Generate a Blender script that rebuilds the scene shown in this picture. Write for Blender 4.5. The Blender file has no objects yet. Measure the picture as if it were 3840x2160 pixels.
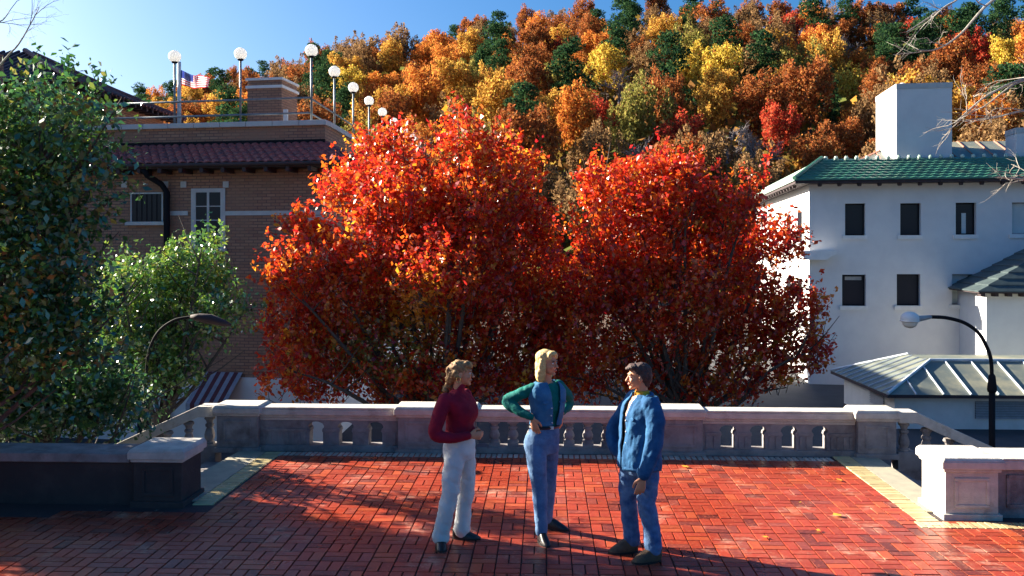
import bpy, math, random
import numpy as np
from mathutils import Vector, Matrix
R = math.radians
random.seed(7); rng = np.random.default_rng(7)
S = bpy.context.scene
COL = S.collection
F = 3200.0; HC = 2.8; HY = 935.0; CX = 1920.0
def U(px, py, Y):      # photograph direction -> point at distance Y
    return Vector(((px-CX)/F*Y, Y, HC-(py-HY)/F*Y))
def UX(px, Y): return (px-CX)/F*Y
def UZ(py, Y): return HC-(py-HY)/F*Y

# ------------------------------------------------------------ materials
def newmat(name):
    m = bpy.data.materials.new(name); m.use_nodes = True
    nt = m.node_tree; nt.nodes.clear()
    out = nt.nodes.new('ShaderNodeOutputMaterial')
    return m, nt, out
def N(nt, t, **kw):
    n = nt.nodes.new(t)
    for k, v in kw.items():
        if k.startswith('i_'):
            key = k[2:].replace('_', ' ')
            n.inputs[key].default_value = v
        else: setattr(n, k, v)
    return n
def rgba(c): return (c[0], c[1], c[2], 1.0)
def mixc(nt, a, b, fac, blend='MIX'):
    n = nt.nodes.new('ShaderNodeMix'); n.data_type = 'RGBA'; n.blend_type = blend
    def put(sock, v):
        if hasattr(v, 'links') or hasattr(v, 'is_output'): nt.links.new(v, sock)
        elif isinstance(v, (tuple, list)): sock.default_value = rgba(v)
        else: sock.default_value = v
    put(n.inputs[0], fac); put(n.inputs[6], a); put(n.inputs[7], b)
    return n.outputs[2]
def ramp(nt, fac, p0, p1, c0=(0,0,0), c1=(1,1,1)):
    r = nt.nodes.new('ShaderNodeValToRGB')
    r.color_ramp.elements[0].position = p0; r.color_ramp.elements[1].position = p1
    r.color_ramp.elements[0].color = rgba(c0); r.color_ramp.elements[1].color = rgba(c1)
    nt.links.new(fac, r.inputs[0]); return r.outputs[0]
def noise(nt, scale, detail=4, rough=.6, vec=None, obj=True):
    n = N(nt, 'ShaderNodeTexNoise'); n.inputs['Scale'].default_value = scale
    n.inputs['Detail'].default_value = detail; n.inputs['Roughness'].default_value = rough
    if vec is None:
        tc = nt.nodes.new('ShaderNodeTexCoord'); vec = tc.outputs['Object']
    nt.links.new(vec, n.inputs['Vector'])
    return n.outputs[0]
def surf(name, c, c2=None, rough=.7, nscale=3, bump=.2, bscale=40, bdist=.01, metal=0, spec=.5, stain=None, stscale=1.2, stlo=.5, sthi=.65):
    m, nt, out = newmat(name)
    b = N(nt, 'ShaderNodeBsdfPrincipled')
    col = mixc(nt, c, c2 or tuple(x*.75 for x in c), ramp(nt, noise(nt, nscale), .35, .65))
    if stain: col = mixc(nt, col, stain, ramp(nt, noise(nt, stscale, 8, .7), stlo, sthi))
    nt.links.new(col, b.inputs['Base Color'])
    b.inputs['Roughness'].default_value = rough; b.inputs['Metallic'].default_value = metal
    b.inputs['Specular IOR Level'].default_value = spec
    if bump:
        bm = N(nt, 'ShaderNodeBump'); bm.inputs['Strength'].default_value = bump; bm.inputs['Distance'].default_value = bdist
        nt.links.new(noise(nt, bscale), bm.inputs['Height']); nt.links.new(bm.outputs[0], b.inputs['Normal'])
    nt.links.new(b.outputs[0], out.inputs[0]); return m
def leafmat(name, trans=.45, gloss=.0, rough=.4):
    m, nt, out = newmat(name)
    at = N(nt, 'ShaderNodeAttribute', attribute_name='Col')
    d = N(nt, 'ShaderNodeBsdfDiffuse'); t = N(nt, 'ShaderNodeBsdfTranslucent')
    nt.links.new(at.outputs['Color'], d.inputs[0]); nt.links.new(at.outputs['Color'], t.inputs[0])
    mx = N(nt, 'ShaderNodeMixShader'); mx.inputs[0].default_value = trans
    nt.links.new(d.outputs[0], mx.inputs[1]); nt.links.new(t.outputs[0], mx.inputs[2])
    last = mx.outputs[0]
    if gloss:
        g = N(nt, 'ShaderNodeBsdfGlossy'); g.inputs['Roughness'].default_value = rough
        m2 = N(nt, 'ShaderNodeMixShader'); m2.inputs[0].default_value = gloss
        nt.links.new(last, m2.inputs[1]); nt.links.new(g.outputs[0], m2.inputs[2]); last = m2.outputs[0]
    nt.links.new(last, out.inputs[0]); return m
def brickmat(name, c1, c2, mortar, bw=.22, bh=.075, ms=.012, stain=None):
    m, nt, out = newmat(name)
    tc = N(nt, 'ShaderNodeTexCoord'); sp = N(nt, 'ShaderNodeSeparateXYZ'); nt.links.new(tc.outputs['Object'], sp.inputs[0])
    ad = N(nt, 'ShaderNodeMath', operation='ADD'); nt.links.new(sp.outputs[0], ad.inputs[0]); nt.links.new(sp.outputs[1], ad.inputs[1])
    cb = N(nt, 'ShaderNodeCombineXYZ'); nt.links.new(ad.outputs[0], cb.inputs[0]); nt.links.new(sp.outputs[2], cb.inputs[1])
    br = N(nt, 'ShaderNodeTexBrick'); nt.links.new(cb.outputs[0], br.inputs['Vector'])
    br.inputs['Scale'].default_value = 1; br.inputs['Brick Width'].default_value = bw; br.inputs['Row Height'].default_value = bh
    br.inputs['Mortar Size'].default_value = ms; br.inputs['Color1'].default_value = rgba(c1); br.inputs['Color2'].default_value = rgba(c2)
    br.inputs['Mortar'].default_value = rgba(mortar)
    col = mixc(nt, br.outputs['Color'], tuple(x*.7 for x in c1), ramp(nt, noise(nt, .7, 6), .45, .75))
    if stain: col = mixc(nt, col, stain, ramp(nt, noise(nt, .35, 6), .5, .7))
    b = N(nt, 'ShaderNodeBsdfPrincipled'); b.inputs['Roughness'].default_value = .85
    nt.links.new(col, b.inputs['Base Color'])
    bm = N(nt, 'ShaderNodeBump'); bm.inputs['Strength'].default_value = .5; bm.inputs['Distance'].default_value = .01; bm.invert = True
    nt.links.new(br.outputs['Fac'], bm.inputs['Height']); nt.links.new(bm.outputs[0], b.inputs['Normal'])
    nt.links.new(b.outputs[0], out.inputs[0]); return m
M = {}
M['stone'] = surf('weathered_shaded_stone', (.27,.255,.25), (.19,.175,.175), .9, 5, .5, 60, .008, stain=(.09,.07,.07), stscale=2.2, stlo=.50, sthi=.72)  # base darkened to carry the shade on the balustrade fronts; stains are weathering
M['stoneshade'] = surf('shade_toned_stone', (.055,.040,.038), (.035,.024,.024), .95, 4, .6, 50, .01, stain=(.04,.03,.03), stscale=2, stlo=.45, sthi=.7)  # near-black copy of the stone, the left wall's shade put into its colour
M['stonecap'] = surf('pale_sunlit_stone_cap', (.54,.50,.44), (.40,.37,.33), .85, 6, .5, 50, .008, stain=(.30,.24,.19), stscale=3.5, stlo=.56, sthi=.72)  # paler copy of the stone, sunlight on the tops put into its colour
M['concrete'] = surf('landing_concrete', (.36,.32,.23), (.27,.25,.19), .8, 6, .4, 90, .004)
M['asphalt'] = surf('asphalt', (.05,.05,.055), None, .9, 2, .3, 60)
M['earth'] = surf('leaf_litter', (.045,.025,.014), (.07,.035,.018), .95, .15, .3, 4, .1)
M['plaster'] = surf('white_plaster', (.66,.66,.65), (.60,.60,.60), .8, 1.3, .25, 30, .006, stain=(.62,.61,.58), stscale=.5, stlo=.55, sthi=.8)
M['plaster2'] = surf('stained_white_plaster', (.70,.69,.64), (.6,.59,.54), .8, 1.3, .25, 30, .006, stain=(.48,.40,.27), stscale=.6, stlo=.56, sthi=.75)
M['trim'] = surf('pale_trim', (.50,.50,.48), (.42,.42,.41), .7, 4, .1)
M['trimwhite'] = surf('white_trim', (.72,.72,.70), (.64,.64,.62), .6, 4, .05)
M['brickw'] = brickmat('buff_brick', (.36,.20,.125), (.27,.135,.085), (.13,.075,.065), .26, .085, .011, stain=(.27,.15,.10))
M['tile'] = surf('maroon_clay_tile', (.26,.06,.055), (.17,.035,.04), .7, 6, .3, 40, .006, stain=(.10,.04,.05), stscale=3)
M['dtile'] = surf('dark_tile', (.15,.06,.06), (.10,.045,.05), .75, 3, .3, 40)
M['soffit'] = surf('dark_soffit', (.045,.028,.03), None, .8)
M['dark'] = surf('dark_interior', (.012,.01,.014), None, .5, bump=0)
M['gtile'] = surf('green_glazed_tile', (.05,.19,.125), (.035,.13,.09), .4, 3, .2, 30, .01, stain=(.05,.10,.07), stscale=2)
M['gtileridge'] = surf('pale_green_ridge', (.42,.52,.44), (.3,.42,.34), .4, 5)
M['slate'] = surf('dark_slate', (.035,.05,.055), (.055,.08,.08), .5, 4, .3, 20)
M['metalroof'] = surf('grey_metal_roof', (.13,.155,.14), (.18,.19,.15), .5, 1.2, .1, 12, .01, spec=.5, stain=(.32,.30,.20), stscale=.5)
M['seam'] = surf('pale_roof_seam', (.55,.60,.62), (.42,.46,.5), .4, 5)
M['copper'] = surf('rusty_seam', (.42,.16,.10), (.3,.13,.09), .6, 6)
M['iron'] = surf('dark_iron', (.012,.012,.015), None, .8, spec=.15)
M['galv'] = surf('galvanised_pipe', (.22,.26,.27), (.16,.19,.20), .45, 8, .05, metal=.3)
M['galvw'] = surf('white_pole', (.6,.63,.64), None, .4, 8, .05)
M['louvre'] = surf('grey_louvre', (.32,.33,.34), (.26,.27,.28), .6, 8, .05)
M['bark'] = surf('dark_bark', (.06,.045,.038), (.10,.08,.065), .9, 12, .6, 40, .01)
M['barkpale'] = surf('pale_bark', (.42,.38,.32), (.28,.25,.21), .85, 8, .5, 40, .01)
M['joint'] = surf('mortar_bed', (.05,.035,.035), (.035,.025,.028), .8, 20, .3, 90, .004, stain=(.45,.38,.27), stscale=3.2, stlo=.62, sthi=.68)
def glassmat(name, c=(.02,.022,.03), rough=.05):
    m, nt, out = newmat(name); b = N(nt, 'ShaderNodeBsdfPrincipled')
    b.inputs['Base Color'].default_value = rgba(c); b.inputs['Roughness'].default_value = rough
    b.inputs['Specular IOR Level'].default_value = .25
    nt.links.new(b.outputs[0], out.inputs[0]); return m
M['pane'] = glassmat('dark_pane', rough=.15)
M['blind'] = surf('pale_blind', (.50,.55,.55), (.45,.5,.5), .7, 2, .05)
M['globe'] = surf('opal_globe', (.86,.86,.84), (.83,.83,.82), .25, 2, 0)
def globe_translucent():
    m, nt, out = newmat('opal_glass_globe')
    d = N(nt, 'ShaderNodeBsdfPrincipled'); d.inputs['Base Color'].default_value = (.88,.88,.86,1); d.inputs['Roughness'].default_value=.25
    t = N(nt, 'ShaderNodeBsdfTranslucent'); t.inputs[0].default_value = (.95,.95,.93,1)
    mx = N(nt, 'ShaderNodeMixShader'); mx.inputs[0].default_value=.5
    nt.links.new(d.outputs[0], mx.inputs[1]); nt.links.new(t.outputs[0], mx.inputs[2]); nt.links.new(mx.outputs[0], out.inputs[0]); return m
M['globe'] = globe_translucent()
M['redleaf'] = leafmat('autumn_leaves', .56, .05, .35)
M['greenleaf'] = leafmat('evergreen_leaves', .30, .12, .30)
M['hillleaf'] = leafmat('hill_leaves', .35)
def pavemat(name, eff=True):
    m, nt, out = newmat(name)
    at = N(nt, 'ShaderNodeAttribute', attribute_name='Col')
    b = N(nt, 'ShaderNodeBsdfPrincipled')
    col = mixc(nt, at.outputs['Color'], (.10,.02,.014), ramp(nt, noise(nt, 9, 6, .7), .55, .8))
    if eff:
        col = mixc(nt, col, (.48,.26,.18), ramp(nt, noise(nt, 1.6, 10, .80), .55, .69))
        f2 = ramp(nt, noise(nt, 26, 4, .7), .5, .7)
        col = mixc(nt, col, (.36,.085,.04), f2)
    nt.links.new(col, b.inputs['Base Color'])
    rr = N(nt, 'ShaderNodeMapRange'); nt.links.new(noise(nt, .8, 5, .6), rr.inputs[0])
    rr.inputs[1].default_value=.35; rr.inputs[2].default_value=.65; rr.inputs[3].default_value=.20; rr.inputs[4].default_value=.52
    b.inputs['Specular IOR Level'].default_value = .35; nt.links.new(rr.outputs[0], b.inputs['Roughness'])
    bm = N(nt, 'ShaderNodeBump'); bm.inputs['Strength'].default_value=.35; bm.inputs['Distance'].default_value=.004
    nt.links.new(noise(nt, 22, 6, .65), bm.inputs['Height']); nt.links.new(bm.outputs[0], b.inputs['Normal'])
    nt.links.new(b.outputs[0], out.inputs[0]); return m
M['pave'] = pavemat('red_paving_brick'); M['paveY'] = pavemat('pale_edging_brick', False)
def cloth(name, c, c2, scale=14, fine=260, rough=.85, bump=.9):
    m, nt, out = newmat(name)
    b = N(nt, 'ShaderNodeBsdfPrincipled'); b.inputs['Roughness'].default_value = rough; b.inputs['Specular IOR Level'].default_value=.25
    nt.links.new(mixc(nt, c, c2, ramp(nt, noise(nt, scale, 6, .65), .35, .68)), b.inputs['Base Color'])
    bm = N(nt, 'ShaderNodeBump'); bm.inputs['Strength'].default_value=bump; bm.inputs['Distance'].default_value=.012
    nt.links.new(noise(nt, scale*2.0, 4, .5), bm.inputs['Height'])
    b2 = N(nt, 'ShaderNodeBump'); b2.inputs['Strength'].default_value=.25; b2.inputs['Distance'].default_value=.002
    nt.links.new(noise(nt, fine, 2), b2.inputs['Height']); nt.links.new(bm.outputs[0], b2.inputs['Normal'])
    nt.links.new(b2.outputs[0], b.inputs['Normal']); nt.links.new(b.outputs[0], out.inputs[0]); return m
M['maroon'] = cloth('maroon_knit', (.27,.008,.03), (.17,.004,.02), 9)
M['whitepants'] = cloth('pale_cotton', (.62,.62,.60), (.52,.53,.53), 7)
M['denim'] = cloth('mid_denim', (.035,.085,.21), (.14,.24,.40), 8)
M['denimlight'] = cloth('washed_denim', (.06,.13,.27), (.15,.26,.42), 8)
M['denimjacket'] = cloth('blue_denim_jacket', (.006,.055,.15), (.026,.12,.26), 8)
M['denimvest'] = cloth('denim_vest', (.025,.12,.25), (.06,.19,.33), 9)
M['teal'] = cloth('teal_cloth', (.0,.16,.125), (.0,.11,.10), 9)
M['yellow'] = cloth('mustard_cloth', (.55,.30,.03), (.45,.22,.02), 9)
M['peach'] = cloth('peach_shirt', (.62,.36,.26), (.5,.28,.2), 9)
M['lining'] = cloth('dark_lining', (.02,.045,.05), (.012,.03,.04), 9)
M['skin'] = surf('skin', (.62,.27,.14), (.55,.22,.11), .55, 12, .1, 90, .002)
M['lips'] = surf('lips', (.40,.10,.09), None, .5, 12, 0)
M['eyew'] = surf('eye_white', (.7,.68,.65), None, .3, 12, 0)
M['iris'] = surf('iris', (.05,.03,.02), None, .2, 12, 0)
M['hairbrown'] = surf('light_brown_hair', (.44,.25,.09), (.20,.10,.04), .7, 30, .8, 80, .012)
M['hairblond'] = surf('blond_hair', (.78,.54,.22), (.55,.34,.12), .65, 30, .8, 80, .012)
M['hairdark'] = surf('dark_brown_hair', (.075,.035,.028), (.035,.018,.016), .7, 30, .8, 80, .012)
M['blackshoe'] = surf('black_leather', (.012,.010,.011), None, .35, 12, .1)
M['tanboot'] = surf('tan_leather', (.13,.07,.03), (.06,.03,.016), .7, 12, .4, 60, .005)
M['sole'] = surf('dark_sole', (.015,.012,.012), None, .6)
M['gold'] = surf('gold_hoop', (.85,.60,.22), None, .25, 8, 0, metal=1)
M['flagred'] = surf('flag_red', (.55,.03,.05), None, .8, 8, .05); M['flagwhite'] = surf('flag_white', (.75,.75,.78), None, .8, 8, .05); M['flagblue'] = surf('flag_blue', (.03,.05,.22), None, .8, 8, .05)
def flagmat(n, c):
    m, nt, out = newmat(n); d = N(nt, 'ShaderNodeBsdfDiffuse'); t = N(nt, 'ShaderNodeBsdfTranslucent'); d.inputs[0].default_value = rgba(c); t.inputs[0].default_value = rgba(c)
    mx = N(nt, 'ShaderNodeMixShader'); mx.inputs[0].default_value = .5; nt.links.new(d.outputs[0], mx.inputs[1]); nt.links.new(t.outputs[0], mx.inputs[2]); nt.links.new(mx.outputs[0], out.inputs[0]); return m
M['flagred'] = flagmat('flag_red_cloth', (.72,.03,.04)); M['flagwhite'] = flagmat('flag_white_cloth', (.88,.88,.88)); M['flagblue'] = flagmat('flag_blue_cloth', (.03,.05,.25))
M['awnw'] = surf('awning_white', (.26,.28,.34), None, .8, 8, .05); M['awnr'] = surf('awning_maroon', (.10,.02,.03), None, .8, 8, .05)

# ------------------------------------------------------------ mesh helpers
class MB:
    def __init__(s): s.v = []; s.f = []; s.mi = []; s.cur = 0
    def add(s, vs, fs):
        o = len(s.v); s.v += [tuple(v) for v in vs]
        for f in fs: s.f.append(tuple(i+o for i in f)); s.mi.append(s.cur)
        return s
    def box(s, x0, x1, y0, y1, z0, z1, top=0):
        t = top
        vs = [(x0,y0,z0),(x1,y0,z0),(x1,y1,z0),(x0,y1,z0),(x0+t,y0+t,z1),(x1-t,y0+t,z1),(x1-t,y1-t,z1),(x0+t,y1-t,z1)]
        return s.add(vs, [(3,2,1,0),(4,5,6,7),(0,1,5,4),(1,2,6,5),(2,3,7,6),(3,0,4,7)])
    def prism(s, pts, z0, z1):
        n = len(pts); vs = [(p[0],p[1],z0) for p in pts]+[(p[0],p[1],z1) for p in pts]
        fs = [tuple(range(n-1,-1,-1)), tuple(range(n,2*n))]+[(i,(i+1)%n,(i+1)%n+n,i+n) for i in range(n)]
        return s.add(vs, fs)
    def extr(s, pts, y0, y1):     # outline in x,z extruded along y
        n = len(pts); vs = [(p[0],y0,p[1]) for p in pts]+[(p[0],y1,p[1]) for p in pts]
        fs = [tuple(range(n)), tuple(range(2*n-1,n-1,-1))]+[(i,i+n,(i+1)%n+n,(i+1)%n) for i in range(n)]
        return s.add(vs, fs)
    def tube(s, pts, rad, seg=8, caps=True):
        pts = [Vector(p) for p in pts]; n = len(pts)
        if not hasattr(rad, '__len__'): rad = [rad]*n
        vs = []; t0 = (pts[1]-pts[0]).normalized()
        a = t0.cross(Vector((0,0,1)));
        if a.length < .05: a = t0.cross(Vector((0,1,0)))
        a.normalize()
        for i, p in enumerate(pts):
            t = (pts[min(i+1,n-1)]-pts[max(i-1,0)]).normalized()
            a = (a-t*a.dot(t)); a.normalize(); b = t.cross(a)
            for k in range(seg):
                an = 2*math.pi*k/seg; vs.append(p+(a*math.cos(an)+b*math.sin(an))*rad[i])
        fs = []
        for i in range(n-1):
            for k in range(seg):
                k2 = (k+1)%seg; fs.append((i*seg+k, i*seg+k2, (i+1)*seg+k2, (i+1)*seg+k))
        if caps: fs.append(tuple(range(seg-1,-1,-1))); fs.append(tuple(range((n-1)*seg, n*seg)))
        return s.add(vs, fs)
    def ball(s, c, r, seg=14, rings=10, mat=None):
        r = (r,r,r) if not hasattr(r, '__len__') else r
        vs = []; fs = []
        for i in range(rings+1):
            th = math.pi*i/rings
            for k in range(seg):
                ph = 2*math.pi*k/seg
                v = Vector((math.sin(th)*math.cos(ph)*r[0], math.sin(th)*math.sin(ph)*r[1], math.cos(th)*r[2]))
                if mat is not None: v = mat @ v
                vs.append(v+Vector(c))
        for i in range(rings):
            for k in range(seg):
                k2 = (k+1)%seg; fs.append((i*seg+k, (i+1)*seg+k, (i+1)*seg+k2, i*seg+k2))
        return s.add(vs, fs)
    def lathe(s, c, prof, seg=12):
        vs = []; fs = []; n = len(prof)
        for r, z in prof:
            for k in range(seg):
                an = 2*math.pi*k/seg; vs.append((c[0]+r*math.cos(an), c[1]+r*math.sin(an), c[2]+z))
        for i in range(n-1):
            for k in range(seg):
                k2=(k+1)%seg; fs.append((i*seg+k, i*seg+k2, (i+1)*seg+k2, (i+1)*seg+k))
        fs.append(tuple(range(seg-1,-1,-1))); fs.append(tuple(range((n-1)*seg, n*seg)))
        return s.add(vs, fs)
    def build(s, name, mats, parent=None, smooth=False, bevel=0):
        me = bpy.data.meshes.new(name); me.from_pydata(s.v, [], s.f)
        mats = mats if isinstance(mats, (list, tuple)) else [mats]
        for m in mats: me.materials.append(m)
        if len(mats) > 1: me.polygons.foreach_set('material_index', s.mi)
        if smooth: me.polygons.foreach_set('use_smooth', [True]*len(me.polygons))
        me.update(); o = bpy.data.objects.new(name, me); COL.objects.link(o)
        if parent is not None: o.parent = parent
        if bevel:
            b = o.modifiers.new('bevel', 'BEVEL'); b.width = bevel; b.segments = 2; b.limit_method = 'ANGLE'; b.angle_limit = R(40)
        return o
def tag(o, label=None, cat=None, group=None, kind=None):
    if label: o['label'] = label
    if cat: o['category'] = cat
    if group: o['group'] = group
    if kind: o['kind'] = kind
    return o
def thing(name, label, cat, loc=(0,0,0), rz=0, group=None):
    o = bpy.data.objects.new(name, None); COL.objects.link(o); o.location = loc; o.rotation_euler = (0,0,rz)
    o.empty_display_size = .3
    return tag(o, label, cat, group)
def quads_mesh(name, P4, cols, mat, parent=None):
    n = len(P4); me = bpy.data.meshes.new(name)
    me.vertices.add(n*4); me.vertices.foreach_set('co', P4.reshape(-1).astype(np.float32))
    me.loops.add(n*4); me.loops.foreach_set('vertex_index', np.arange(n*4, dtype=np.int32))
    me.polygons.add(n); me.polygons.foreach_set('loop_start', np.arange(0, n*4, 4, dtype=np.int32))
    me.update(calc_edges=True)
    at = me.color_attributes.new('Col', 'FLOAT_COLOR', 'POINT')
    c = np.ones((n,4,4), np.float32); c[:,:,:3] = cols[:,None,:]
    at.data.foreach_set('color', c.reshape(-1))
    me.materials.append(mat)
    if parent == 'mesh': return me
    o = bpy.data.objects.new(name, me); COL.objects.link(o)
    if parent is not None: o.parent = parent
    return o
def unit(a): return a/np.maximum(np.linalg.norm(a, axis=-1, keepdims=True), 1e-9)
def leafquads(C, size, up=None, aspect=.62, fold=.25):
    n = len(C); d = unit(rng.normal(size=(n,3)) + (0 if up is None else up))
    e = unit(np.cross(d, rng.normal(size=(n,3)))); nn = np.cross(d, e)
    L = (size*(.45+1.05*rng.random(n)))[:,None]; w = L*aspect*.5
    p0 = C - d*L*.5; p2 = C + d*L*.5
    p1 = C + e*w + nn*w*fold - d*L*.05; p3 = C - e*w + nn*w*fold - d*L*.05
    return np.stack([p0,p1,p2,p3], 1)

# ------------------------------------------------------------ camera, sun, sky
cam = bpy.data.cameras.new('camera'); co = bpy.data.objects.new('camera', cam); COL.objects.link(co)
cam.sensor_width = 36; cam.lens = F/3840*36; cam.clip_end = 6000; cam.clip_start = .1
co.location = (0,0,HC); co.rotation_euler = (R(90), 0, 0); cam.shift_y = -145/3840
S.camera = co
EL = R(22.5); AZ = math.atan2(-.905, .425)   # toward the sun, from +Y
sd = Vector((math.sin(AZ)*math.cos(EL), math.cos(AZ)*math.cos(EL), math.sin(EL)))
sun = bpy.data.lights.new('sun', 'SUN'); sun.energy = 5.0; sun.angle = R(.5); sun.color = (1, .90, .74)
so = bpy.data.objects.new('sun', sun); COL.objects.link(so); so.rotation_euler = (-sd).to_track_quat('-Z', 'Y').to_euler()
w = bpy.data.worlds.new('World'); S.world = w; w.use_nodes = True
nt = w.node_tree; bg = nt.nodes['Background']
sky = nt.nodes.new('ShaderNodeTexSky'); sky.sky_type = 'NISHITA'; sky.sun_disc = False
sky.sun_elevation = EL; sky.sun_rotation = AZ % (2*math.pi); sky.air_density = 1.0; sky.dust_density = 2.8; sky.ozone_density = 6.0
hs_ = nt.nodes.new('ShaderNodeHueSaturation'); hs_.inputs['Saturation'].default_value = 1.25; hs_.inputs['Value'].default_value = .86; nt.links.new(sky.outputs[0], hs_.inputs['Color']); nt.links.new(hs_.outputs[0], bg.inputs[0]); bg.inputs[1].default_value = .05
S.view_settings.view_transform = 'Standard'; S.view_settings.look = 'None'; S.view_settings.gamma = 1; S.view_settings.exposure = 2.25

# ------------------------------------------------------------ ground, terrace
ZG = -2.6
tag(MB().add([(-3000,11.5,ZG),(3000,11.5,ZG),(3000,5000,ZG),(-3000,5000,ZG),(-3000,-400,ZG),(3000,-400,ZG)], [(0,1,2,3),(4,5,1,0)]).build('street', M['asphalt']), kind='structure')
TL, TR = -3.90, 4.80
terr = [(-16,-8),(16,-8),(16,9.15),(4.72,9.15),(4.90,11.8),(-3.80,12.15),(-3.98,9.55),(-16,9.55)]
tb = MB(); tb.prism(terr, ZG, -.012)
tag(tb.build('terrace_floor', M['joint']), kind='structure')
# paving bricks
cw = .2256; g = .0036
def brickset(cells, colf, name, mat, z=0):
    P = []; Cc = []
    for (cx, cy, hx, hy, ang) in cells:
        a, b = math.cos(ang), math.sin(ang); c = colf()
        tx, ty = random.gauss(0,.0045), random.gauss(0,.0045); dz = random.gauss(0,.0012)+z
        def pt(u, v, zz): return (cx+a*u-b*v, cy+b*u+a*v, zz+dz+u*tx+v*ty)
        i = .004; x, y = hx-g, hy-g; t = [pt(-x+i,-y+i,.004), pt(x-i,-y+i,.004), pt(x-i,y-i,.004), pt(-x+i,y-i,.004)]
        o = [pt(-x,-y,-.012), pt(x,-y,-.012), pt(x,y,-.012), pt(-x,y,-.012)]
        P.append(t)
        for k in range(4): P.append([o[k], o[(k+1)%4], t[(k+1)%4], t[k]])
        Cc += [c]*5
    o = quads_mesh(name, np.array(P), np.array(Cc), mat); tag(o, kind='structure'); return o
def redc():
    k = random.random()
    if k < .1: c = (.13,.025,.018)
    elif k < .2: c = (.24,.05,.035)
    elif k < .32: c = (.36,.065,.024)
    else: c = (.30,.040,.019)
    f = random.uniform(.8,1.15); return tuple(x*f for x in c)
def xr(y): return 4.28+.06*(y-10.9)
def xl(y): return -3.19+.05*(y-11.2)
def inside(x, y):
    if y < 8.72-.0388*(x-4.2) and (y < 8.6 or x > 0): return abs(x) < 9
    if y < 11.56-.044*x: return (xl(y)-.06 < x or (y < 9.02 and x < -3.1)) and (x < xr(y)+.06)
    return False
cells = []; gd = Vector((.0388,1)).normalized(); gr = Vector((gd.y,-gd.x)); ga = -math.atan(.0388)
for i in range(-45, 45):
    for j in range(-30, 5):
        c = Vector((.2125,10.97)) + gr*((i+.5)*cw) + gd*((j+.5)*cw)
        if not inside(c.x, c.y): continue
        if (i+j) % 2: cells += [((c+gd*cw*s).x, (c+gd*cw*s).y, cw/2, cw/4, ga) for s in (-.25,.25)]
        else: cells += [((c+gr*cw*s).x, (c+gr*cw*s).y, cw/4, cw/2, ga) for s in (-.25,.25)]
brickset(cells, redc, 'brick_paving', M['pave'])
def yc(): f = random.uniform(.75,1.1); return (.52*f,.42*f,.22*f)
st = []
y = 8.66
while y < 11.5: st.append((xr(y)+.125, y, .118, .034, 0)); y += .069
y = 9.4
while y < 11.75: st.append((xl(y)-.115, y, .118, .034, 0)); y += .069
x = 4.15
while x < 8: st.append((x, 8.66-.0388*(x-4.2), .034, .10, -.04)); x += .070
brickset(st, yc, 'edging_strip', M['paveY'], .004)
def gc(): f = random.uniform(.7,1.1); return (.40*f,.38*f,.33*f)
st = []; x = -3.15
while x < 4.25: st.append((x, 11.66-.044*x-.125, .034, .10, -.044)); x += .0745
brickset(st, gc, 'base_strip', M['paveY'], .005)
cb = MB(); cb.prism([(xr(9.1)+.25,9.1),(4.74,9.1),(4.92,11.55),(xr(11.5)+.25,11.5)], -.011, .004); cb.prism([(-4.02,9.5),(xl(9.5)-.24,9.5),(xl(11.8)-.24,11.8),(-3.78,11.85)], -.011, .004)
tag(cb.build('stair_landing', M['concrete']), kind='structure')
# stairs
for sgn, name, X0, Y0, Y1 in ((1,'right',TR+.05,9.45,11.45),(-1,'left',TL-.04,9.9,11.85)):
    s = MB()
    for k in range(17):
        xa = X0+sgn*k*.32; xb = X0+sgn*(k+1)*.32+ sgn*.0
        s.box(min(xa,xb), max(xa,xb), Y0, Y1, ZG, -.15*(k+1))
    tag(s.build('stairs', M['stone']), 'stone stairs going down to the %s of the paved terrace'%name, 'stairs', kind='structure')

# ------------------------------------------------------------ balustrade (local frame, x along, y depth, z up)
BA = -math.atan(.044); cb_, sb_ = math.cos(BA), math.sin(BA)
B0 = Vector((UX(2064,11.66), 11.66, 0))
def bl(px):    # local x on the balustrade front for a photo column
    t = (px-CX)/F; # solve B0 + u*d : X = t*Y
    return (t*B0.y-B0.x)/(cb_-t*sb_)
bal = thing('stone_balustrade', 'long grey stone balustrade along the back edge of the brick terrace', 'balustrade', B0, BA)
ZT = .625
def cap(mb, x0, x1, y0, y1, z1, th=.115, ov=.05):
    # moulded coping: fascia with bevelled bottom and slightly hipped top
    mb.box(x0-ov*.5, x1+ov*.5, y0-ov*.5, y1+ov*.5, z1-th-.035, z1-th)
    mb.box(x0-ov, x1+ov, y0-ov, y1+ov, z1-th, z1-.035)
    mb.box(x0-ov, x1+ov, y0-ov, y1+ov, z1-.035, z1, top=.03)
def pedestal(parent, x0, x1, y0, y1, z1=ZT, mat='stone', side_panels=False):
    b = MB(); w = x1-x0
    b.box(x0-.03, x1+.03, y0-.03, y1+.03, -.02, .05); b.box(x0, x1, y0, y1, .05, z1-.15)
    # raised frame round a recessed panel
    fz0, fz1 = .11, z1-.21; fx0, fx1 = x0+.09, x1-.09; t=.035; yy=y0-.012
    for a in ((fx0,fx1,fz0,fz0+t),(fx0,fx1,fz1-t,fz1)): b.box(a[0],a[1],yy,y0+.01,a[2],a[3])
    for a in ((fx0,fx0+t),(fx1-t,fx1)): b.box(a[0],a[1],yy,y0+.01,fz0+t,fz1-t)
    o = b.build('pedestal', M[mat], parent, bevel=.006)
    c = MB(); cap(c, x0, x1, y0, y1, z1); c.build('cap', M['stonecap'], o, bevel=.01)
    return o
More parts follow.
